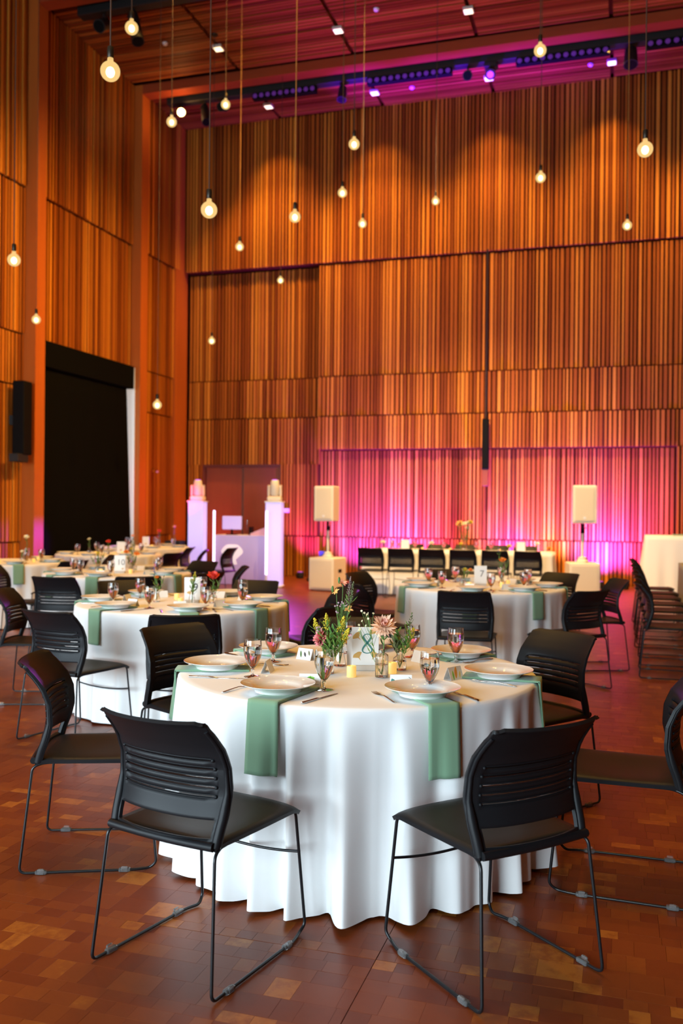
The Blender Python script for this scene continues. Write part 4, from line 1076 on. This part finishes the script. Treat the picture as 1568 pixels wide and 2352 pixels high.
# ------------------------------------------------------------------ loudspeakers
def pa(x, y, rz, sub_h, pole_x, lab):
    t = thing('subwoofer', (x, y, 0), rz, 'cream subwoofer cabinet ' + lab, 'speaker', 'cream subwoofers')
    MB().box(-.245, .245, -.25, .25, .012, sub_h, .012).build('cabinet', M['cream'], t)
    MB().box(-.21, .21, -.262, -.249, .05, sub_h - .04, .004).build('grille', M['grille'], t)
    for sx in (-1, 1):
        for sy in (-1, 1): MB().lathe([(.0005, 0), (.018, 0), (.018, .014), (.0005, .014)], 10, (sx * .2, sy * .2, 0)).build('foot', M['blackmetal'], t)
    MB().box(.244, .25, -.06, .06, sub_h * .55, sub_h * .65, .002).build('side_handle', M['blackmetal'], t)
    s = thing('speaker_pole', (x, y, sub_h), rz, 'pole carrying the loudspeaker ' + lab, 'stand', 'loudspeaker poles')
    MB().lathe([(.0005, 0), (.095, 0), (.095, .03), (.07, .05), (.07, .085), (.03, .1), (.022, .11)], 20).build('base_collar', M['cream'], s)
    MB().lathe([(.021, .1), (.021, .48), (.0005, .48)], 14).build('pole', M['cream'], s)
    MB().lathe([(.0005, .48), (.024, .48), (.03, .5), (.03, .54), (.018, .56), (.018, .645), (.0005, .645)], 14).build('clamp', M['blackmetal'], s)
    MB().tube([(.02, 0, .55), (.06, 0, .58)], .008, 6).build('clamp_knob', M['blackmetal'], s)
    zz = sub_h + .648
    k = thing('loudspeaker', (x, y, zz), rz, 'cream loudspeaker on a pole ' + lab, 'speaker', 'cream loudspeakers')
    rings = []
    for z in (0, .012, .61, .622):
        i = .012 if z in (0, .622) else 0
        rings.append([(-.19 + i, -.17 + i, z), (.19 - i, -.17 + i, z), (.13 - i, .17 - i, z), (-.13 + i, .17 - i, z)])
    MB().loft(rings, True, False).build('cabinet', M['cream'], k)
    MB().box(-.155, .155, -.182, -.168, .04, .585, .004).build('grille', M['grille'], k)
    MB().box(-.02, .02, -.187, -.181, .07, .11, .002).build('badge', M['white'], k)
pa(-4.98, 15.5, rad(-10), .58, 0, 'beside the glowing booth')
pa(-.585, 15.55, rad(12), .6, 0, 'beside the bar')
# wall column speakers
t = thing('column_speaker', (-2.555, 18.1, 2.26), 0, 'black column speaker hanging on the back wall above the head table', 'speaker')
MB().box(-.065, .065, -.09, .06, 0, 1.0, .01).build('cabinet', M['blackmetal'], t)
MB().tube([(0, 0, 1.0), (0, 0, 4.36)], .018, 8).build('hanging_conduit', M['black'], t)
MB().box(-.012, .012, .05, .19, .45, .55).build('bracket', M['black'], t)
MB().box(-.06, .06, -.06, .06, -.33, -.002, .006).build('lower_panel', M['redpanel'], t)
t = thing('column_speaker', (XL + .12, 12.42, 2.14), .12, 'black column speaker on the wooden wall beside the blind', 'speaker')
MB().box(-.1, .1, -.13, .13, .12, 1.29, .012).build('cabinet', M['blackmetal'], t)
MB().box(-.08, .08, -.26, .06, 0, .13, .008).build('lower_box', M['black'], t)
MB().box(-.3, -.09, -.03, .03, .6, .75).build('bracket', M['black'], t)
tag(MB().box(-6.92, -6.79, 18.37, 18.405, 1.36, 1.45, .003).build('wall_sign', M['white']), 'small white plate on the slats beside the double door', 'sign')
t = thing('wall_camera', (XL + .02, 16.95, 2.2), 0, 'small grey camera on the wooden wall beside the blind', 'camera')
MB().box(-.06, .03, -.03, .03, -.03, .03, .005).build('mount', M['steel'], t); MB().tube([(.03, 0, 0), (.1, -.08, -.02)], .025, 10).build('camera_body', M['steel'], t)
tag(MB().box(-6.1, -5.95, 18.36, 18.45, .38, .55, .01).build('wall_box', M['bluebox']), 'blue box low on the violet-lit slats beside the booth', 'box')
tag(MB().box(-4.68, -4.5, 17.9, 18.2, .0, .25, .01).build('power_box', M['bluebox']), 'small blue box on the floor behind the booth-side subwoofer', 'box')
tag(MB().lathe([(.0005, .0), (.26, .0), (.28, .04), (.2, .1), (.05, .12), (.0005, .12)], 18).build('cable_bag', M['black'], None, (-5.75, 17.4, 0)), 'black cable bag on the floor behind the booth-side subwoofer', 'bag')
t = thing('equipment_case', (-8.05, 15.6, 0), .1, 'black equipment case standing before the reddish wall', 'case')
MB().box(-.15, .15, -.15, .15, .01, .82, .012).build('case_body', M['black'], t); MB().box(-.155, .155, -.155, .155, .6, .62).build('lid_band', M['blackmetal'], t)
# ------------------------------------------------------------------ DJ booth
def tower(x, y, lab):
    t = thing('light_tower', (x, y, 0), rad(12), 'white glowing square tower ' + lab, 'tower', 'glowing light towers')
    MB().box(-.148, .148, -.148, .148, .03, 1.55, .008).build('lit_sleeve', M['tower'], t)
    MB().box(-.17, .17, -.17, .17, 0, .03, .004).build('foot_plate', M['white'], t)
    MB().box(-.165, .165, -.165, .165, 1.55, 1.575, .004).build('top_plate', M['white'], t)
    h = thing('moving_head_light', (x, y, 1.576), rad(12), 'white moving-head stage light on the tower ' + lab, 'stage light', 'moving-head stage lights')
    MB().box(-.13, .13, -.11, .11, 0, .09, .02).build('base', M['cream'], h)
    for sg in (-1, 1): MB().box(sg * .11 - .02, sg * .11 + .02, -.05, .05, .09, .3, .012).build('yoke_arm', M['cream'], h)
    MB().lathe([(.0005, .1), (.07, .1), (.085, .14), (.085, .28), (.07, .38), (.06, .39), (.0005, .392)], 20).build('head', M['cream'], h)
    MB().lathe([(.0005, .393), (.05, .393), (.05, .4), (.0005, .402)], 16).build('lens', M['purple_emit'], h)
    return t
tower(-7.64, 15.7, 'on the blind side of the booth')
tower(-6.1, 15.75, 'on the loudspeaker side of the booth')
t = thing('dj_booth', (-6.82, 15.95, 0), rad(5), 'white booth front glowing violet between two light towers', 'booth')
MB().box(-.58, .58, -.02, .02, .0, .93, .004).build('front_panel', M['facade'], t)
MB().box(-.6, .6, .02, .6, .88, .93, .004).build('worktop', M['white'], t)
for sg in (-1, 1): MB().box(sg * .57 - .02, sg * .57 + .02, .02, .6, 0, .88).build('side_panel', M['white'], t)
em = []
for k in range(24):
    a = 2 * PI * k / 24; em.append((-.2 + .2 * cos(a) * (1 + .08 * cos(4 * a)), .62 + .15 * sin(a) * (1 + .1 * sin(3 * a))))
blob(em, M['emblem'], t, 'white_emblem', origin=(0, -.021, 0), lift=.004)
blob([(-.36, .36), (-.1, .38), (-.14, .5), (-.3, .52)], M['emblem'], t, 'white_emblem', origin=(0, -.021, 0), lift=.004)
GT = 'upright light tubes at the booth'
tube_d = []
for x, y, z0, z1, lb in ((-7.18, 15.45, .18, 1.4, 'upright white light tube standing off the booth front on the blind side'), (-6.12, 15.4, .24, 1.4, 'upright white light tube against the loudspeaker-side tower')):
    t = thing('light_tube', (x, y, 0), 0, lb, 'lamp', GT)
    MB().lathe([(.0005, z0), (.02, z0 + .004), (.02, z1 - .004), (.0005, z1)], 14).build('tube', M['tube'], t)
    MB().lathe([(.0005, 0), (.09, 0), (.09, .02), (.02, .03), (.016, z0), (.0005, z0)], 14).build('stand', M['white'], t)
t = thing('controller_screen', (-7.15, 16.2, .931), rad(10), 'lilac-lit screen standing on the booth worktop', 'screen')
MB().box(-.19, .19, -.02, .02, .1, .36, .01).build('panel', M['screen'], t); MB().tube([(0, .0, .0), (0, 0, .11)], .02, 8).build('screen_leg', M['blackmetal'], t); MB().box(-.1, .1, -.08, .08, 0, .012).build('screen_foot', M['blackmetal'], t)
t = thing('mixing_deck', (-6.5, 16.25, .931), rad(5), 'pinkish sloping equipment lid on the booth worktop', 'equipment')
mb = MB(); mb.add([(-.24, -.15, 0), (.22, -.15, 0), (.22, .15, 0), (-.24, .15, 0), (-.24, -.15, .03), (.22, -.15, .22), (.22, .15, .22), (-.24, .15, .03)], [(3, 2, 1, 0), (4, 5, 6, 7), (0, 1, 5, 4), (1, 2, 6, 5), (2, 3, 7, 6), (3, 0, 4, 7)]); mb.build('lid', M['pinkcover'], t)
MB().box(-.28, -.245, -.1, .1, 0, .16, .004).build('side_box', M['blackmetal'], t)
# stage lights that colour the back wall: small floor cans
PUR, MAG, AMB = (.13, .02, 1), (.5, .03, 1), (1, .4, .04)
def uplight(x, y, col, pw, lab, em, tx=0, tz=2.0, size=85):
    t = thing('floor_uplight', (x, y, 0), 0, lab, 'stage light', 'small floor uplights along the back wall')
    MB().lathe([(.0005, 0), (.07, 0), (.075, .02), (.075, .11), (.068, .13), (.06, .128), (.0005, .12)], 16).build('can', M['black'], t)
    MB().lathe([(.0005, .121), (.058, .1285)], 16).build('lens', M[em], t)
    MB().tube(fillet([(-.085, 0, 0), (-.085, 0, .09), (-.076, 0, .09)], .01), .006, 6).build('bracket', M['black'], t)
    lamp('SPOT', 'uplight_beam', (x, y, .16), (x + tx, 18.5, tz), pw, col, spot_size=rad(size), spot_blend=1.0, shadow_soft_size=.05)
for k, (x, c, pw, em, tx, lb) in enumerate(((-5.3, PUR, 2200, 'purple_emit', .1, 'first'), (-4.5, PUR, 3400, 'purple_emit', 0, 'second'), (-3.6, MAG, 1000, 'purple_emit', -.3, 'third'), (-2.6, AMB, 110, 'amber_emit', 0, 'fourth'),
                                        (-2.0, PUR, 2600, 'purple_emit', 0, 'fifth'), (-1.3, AMB, 520, 'amber_emit', .1, 'sixth'), (-.35, PUR, 4600, 'purple_emit', 0, 'seventh'), (.1, MAG, 800, 'purple_emit', .1, 'eighth'))):
    uplight(x, 17.85, c, pw, lb + ' small floor uplight along the back wall, counted from the booth', em, tx, 1.1 if c != AMB else 2.2, 105)
for tx in (-4.6, -3.3, -2.1, -.9):
    lamp('SPOT', 'moving_head_beam', (-6.1, 15.75, 1.99), (tx, 17.15, 9.78), 26000, (.11, .0015, 1), spot_size=rad(17), spot_blend=1, shadow_soft_size=.05)
lamp('SPOT', 'moving_head_beam', (-7.64, 15.7, 1.99), (-2.4, 14.5, 9.78), 4200, (.42, .004, 1), spot_size=rad(58), spot_blend=1, shadow_soft_size=.05)
uplight(-6.35, 17.9, (.3, .012, .8), 700, 'small floor uplight behind the booth-side tower', 'purple_emit', .1, 1.6)
uplight(-8.2, 17.6, (1, .03, .2), 55, 'small floor uplight behind the booth on the blind side', 'purple_emit', -.6, 1.4)
lamp('SPOT', 'booth_wash', (-6.9, 15.2, 1.2), (-9.15, 12.75, .75), 1000, (.30, .008, 1), spot_size=rad(19), spot_blend=1, shadow_soft_size=.05)
lamp('SPOT', 'booth_red_wash', (-7.4, 15.1, 1.6), (-9.2, 17.2, 1.8), 90, (1, .015, .16), spot_size=rad(70), spot_blend=1, shadow_soft_size=.05)
lamp('SPOT', 'booth_floor_wash', (-6.1, 15.4, 1.5), (-5.0, 12.2, 0), 170, (.55, .03, .8), spot_size=rad(75), spot_blend=1, shadow_soft_size=.1)
lamp('SPOT', 'table_violet_wash', (-5.9, 15.4, 1.9), (-2.2, 7.5, .6), 110, (.6, .12, 1), spot_size=rad(70), spot_blend=1, shadow_soft_size=.1)
lamp('SPOT', 'added_head_table_fill', (-2.5, 10.9, 9.6), (-2.6, 16.6, 1.2), 7500, (1, .66, .3), spot_size=rad(50), spot_blend=.8, shadow_soft_size=.1)  # added spot with no fixture, brightens loudspeakers, head table and wall recess
# ------------------------------------------------------------------ ceiling fixtures
t0 = thing('ceiling_light', (0, 0, 0), 0, '', 'ceiling light', 'square ceiling lights')
MB().box(-.085, .085, -.085, .085, 0, .05, .004).build('housing', M['base'], t0)
MB().box(-.07, .07, -.07, .07, -.012, -.001, .003).build('lens', M['lightface'], t0)
for yy, row in ((15.1, 'before the lighting bar'), (17.56, 'between the lighting bar and back wall')):
    for k, xx in enumerate(jx[:4]):
        if yy < 16 and k == 3: continue
        place(t0, (xx, yy, 9.735), 0, '%s square ceiling light %s, counted from the blind side' % (('first', 'second', 'third', 'fourth')[k], row), 'square ceiling lights')
t0 = thing('smoke_detector', (0, 0, 0), 0, '', 'detector', 'small round ceiling detectors')
MB().lathe([(.0005, -.04), (.03, -.038), (.045, -.02), (.05, 0), (.0005, .02)], 16).build('detector_body', M['white'], t0)
for k, (x, y, lb) in enumerate(((-7.868, 14.68, 'small round detector on the ceiling near the blind wall'), (-3.953, 14.65, 'small round detector on the ceiling near the picture top'), (-3.993, 17.553, 'small round detector on the magenta ceiling strip, booth side'), (-.603, 17.552, 'small round detector on the magenta ceiling strip, bar side'))):
    place(t0, (x, y, 9.76), 0, lb, 'small round ceiling detectors')
def bar_at(y, x0, lab):
    t = thing('lighting_bar', (0, y, 9.5), 0, lab, 'lighting bar', 'black lighting bars under the ceiling')
    MB().box(x0, XR - .2, -.09, .09, .0, .17, .01).build('rail', M['black'], t)
    for k in range(8): MB().box(x0 + .6 + k * 2.0, x0 + .66 + k * 2.0, -.02, .02, .17, .36).build('hanger', M['black'], t)
    return t
bar_at(16.5, -8.75, 'black lighting bar across the ceiling before the back wall')
bar_at(13.12, -8.6, 'black lighting bar in the top corner above the blind')
def batten(x0, x1, y, label, n):
    t = thing('led_batten', (x0, y, 9.43), 0, label, 'stage light', 'LED battens under the lighting bar')
    MB().box(0, x1 - x0, -.06, .06, -.06, .068, .008).build('housing', M['blackmetal'], t)
    for k in range(n):
        c = (k + .5) * (x1 - x0) / n
        MB().lathe([(.0005, -.0), (.04, -.0), (.045, .012), (.0005, .013)], 10, (0, 0, 0)).build('lens', M['ledlens'], t, (c, -.066, 0)).rotation_euler = (PI / 2, 0, 0)
batten(-6.9, -5.6, 16.46, 'dark LED batten under the lighting bar nearest the lit stage lamp', 10)
batten(-4.6, -3.0, 16.46, 'violet LED batten under the middle of the lighting bar', 12)
batten(-1.85, -.25, 16.46, 'violet LED batten behind the highest hanging bulb', 12)
batten(.35, 1.6, 16.46, 'violet LED batten at the bar end of the lighting bar', 9)
def stage_lamp(x, y, z, aim, label, lit=False, L=.42, r_=.085):
    t = thing('stage_spotlight', (x, y, z), 0, label, 'stage light', 'stage lamps on the lighting bars')
    d = Vector(aim).normalized(); a = Vector((0, 0, -.16)); u = d.orthogonal().normalized(); w = d.cross(u)
    MB().tube([tuple(a - d * .12), tuple(a - d * .1), tuple(a + d * (L - .16)), tuple(a + d * (L - .12))], [r_ * .6, r_ * .85, r_, r_ * 1.05], 14).build('lamp_body', M['black'], t)
    MB().tube([tuple(a + d * (L - .119)), tuple(a + d * (L - .112))], r_ * .9, 14).build('lens', M['lens'] if lit else M['blackmetal'], t)
    MB().tube([(0, 0, .0), (0, 0, -.07)], .018, 8).build('clamp', M['black'], t)
    for sg in (-1, 1): MB().tube([(0, 0, -.06), tuple(a + u * sg * r_ * 1.15)], .01, 6).build('yoke_arm', M['black'], t)
    return t
stage_lamp(-8.45, 16.5, 9.5, (.35, -.9, -.35), 'lit stage lamp at the blind end of the lighting bar', True, .3)
stage_lamp(-7.95, 16.5, 9.5, (.3, -.45, -.9), 'black stage lamp beside the lit one, edge glowing', False, .5)
stage_lamp(-7.55, 16.5, 9.5, (0, -.9, -.3), 'small round stage lamp between the lit lamp and a bulb', False, .26)
stage_lamp(-5.1, 16.5, 9.5, (0, -.3, -1), 'square black stage lamp under the middle of the lighting bar', False, .3)
stage_lamp(-2.72, 16.5, 9.5, (.1, -.9, -.4), 'small stage lamp beside the violet moving light', False, .26)
stage_lamp(.1, 16.5, 9.5, (0, -.3, -1), 'pointed black stage lamp under the bar end of the lighting bar', False, .34, .12)
stage_lamp(-7.6, 13.12, 9.5, (.35, -.3, -1), 'long black stage lamp beside the uppermost bulb', False, .62, .1)
stage_lamp(-8.15, 13.12, 9.5, (0, -.8, -.6), 'short black stage lamp in the top corner above the blind', False, .3, .1)
t = thing('moving_head_light', (-2.3, 16.5, 9.5), 0, 'black moving light with violet lens under the lighting bar', 'stage light')
MB().box(-.12, .12, -.1, .1, -.09, 0, .015).build('base', M['black'], t); MB().tube([(0, .02, -.16), (0, -.1, -.24)], [.085, .095], 14).build('head', M['black'], t); MB().tube([(0, -.101, -.241), (0, -.105, -.244)], .06, 12).build('lens', M['purple_emit'], t)
# ------------------------------------------------------------------ hanging bulbs
def make_bulb():
    t = thing('pendant_bulb', (0, 0, 0), 0, '', 'pendant lamp', 'bare globe bulbs hanging on long cords')
    R = .06
    prof = [(.0005, -R)] + [(R * sin(a), -R * cos(a)) for a in [PI * k / 18 for k in range(1, 16)]] + [(.0215, .0585), (.0185, .064), (.0172, .08)]
    MB().lathe(prof, 24).build('globe', M['globe'], t)
    MB().ball((0, 0, -.006), .027, 14, 10, (1, 1, 1.2)).build('filament', M['core'], t)
    MB().lathe([(.0005, .08), (.0165, .08), (.02, .086), (.021, .13), (.018, .15), (.005, .156), (.0005, .156)], 14).build('socket', M['socket'], t)
    return t
BULB = make_bulb()
BUL = [(-3.02, 4.939, 4.117, 'largest hanging bulb, in the top corner near the blind wall'), (-4.296, 7.38, 5.807, 'uppermost hanging bulb, beside the long black stage lamp'), (-2.904, 6.111, 3.628, 'large bulb hanging above the booth-side of the hall before the slatted wall'),
       (-5.192, 9.868, 6.072, 'bulb hanging just under the lit stage lamp'), (-5.032, 11.063, 6.772, 'bulb hanging against the lighting bar'), (-2.837, 9.632, 5.461, 'upper of the three bulbs hanging close together at mid wall'),
       (-3.546, 11.513, 5.62, 'middle of the three bulbs hanging close together at mid wall'), (-2.786, 13.968, 6.243, 'small bulb alone before the brightest part of the slats'), (-.791, 9.093, 5.948, 'bulb hanging before the violet LED batten'),
       (-.951, 11.161, 5.446, 'bulb midway between the batten bulb and the seven table'), (.159, 7.459, 4.26, 'brightest large bulb near the bar-side edge of the picture'), (.055, 12.612, 5.225, 'small bulb below the brightest one, over the bar'),
       (-3.314, 9.064, 4.526, 'bulb on a gold-lit cord at mid wall, beside the group of three'), (-3.654, 12.878, 5.634, 'lowest of the three bulbs hanging close together at mid wall'), (-5.374, 12.352, 5.278, 'bulb on the longest gold-lit cord'),
       (-6.165, 16.107, 5.749, 'tiny bulb just below the top slat joint'), (-6.901, 14.679, 4.384, 'tiny bulb over the glowing booth'), (-5.488, 7.319, 3.763, 'bulb at the blind-side picture edge above the wall speaker'),
       (-7.784, 10.877, 4.037, 'small bulb before the first pilaster above the blind'), (-6.163, 11.368, 2.867, 'lowest hanging bulb, beside the black blind')]
for k, (x, y, z, lb) in enumerate(BUL):
    o = place(BULB, (x, y, z), rng.uniform(0, 6), lb, 'bare globe bulbs hanging on long cords')
    if k == 0: KIDS[BULB] = list(KIDS[BULB])
    MB().tube([(0, 0, .154), (0, 0, ZC - .02 - z)], .005, 6).build('cord', M['litcord' if k in (11, 12, 14) else 'cord'], o)
    MB().lathe([(.0005, 0), (.055, .0), (.06, .02), (.0005, .021)], 14).build('ceiling_rose', M['socket'], o, (0, 0, ZC - .028 - z))
    lamp('POINT', 'bulb_light', (x, y, z), None, 26, (1, .6, .22), shadow_soft_size=.03)
lamp('POINT', 'lit_stage_lamp_glow', (-8.35, 16.25, 9.2), None, 14, (1, .5, .15), shadow_soft_size=.05)
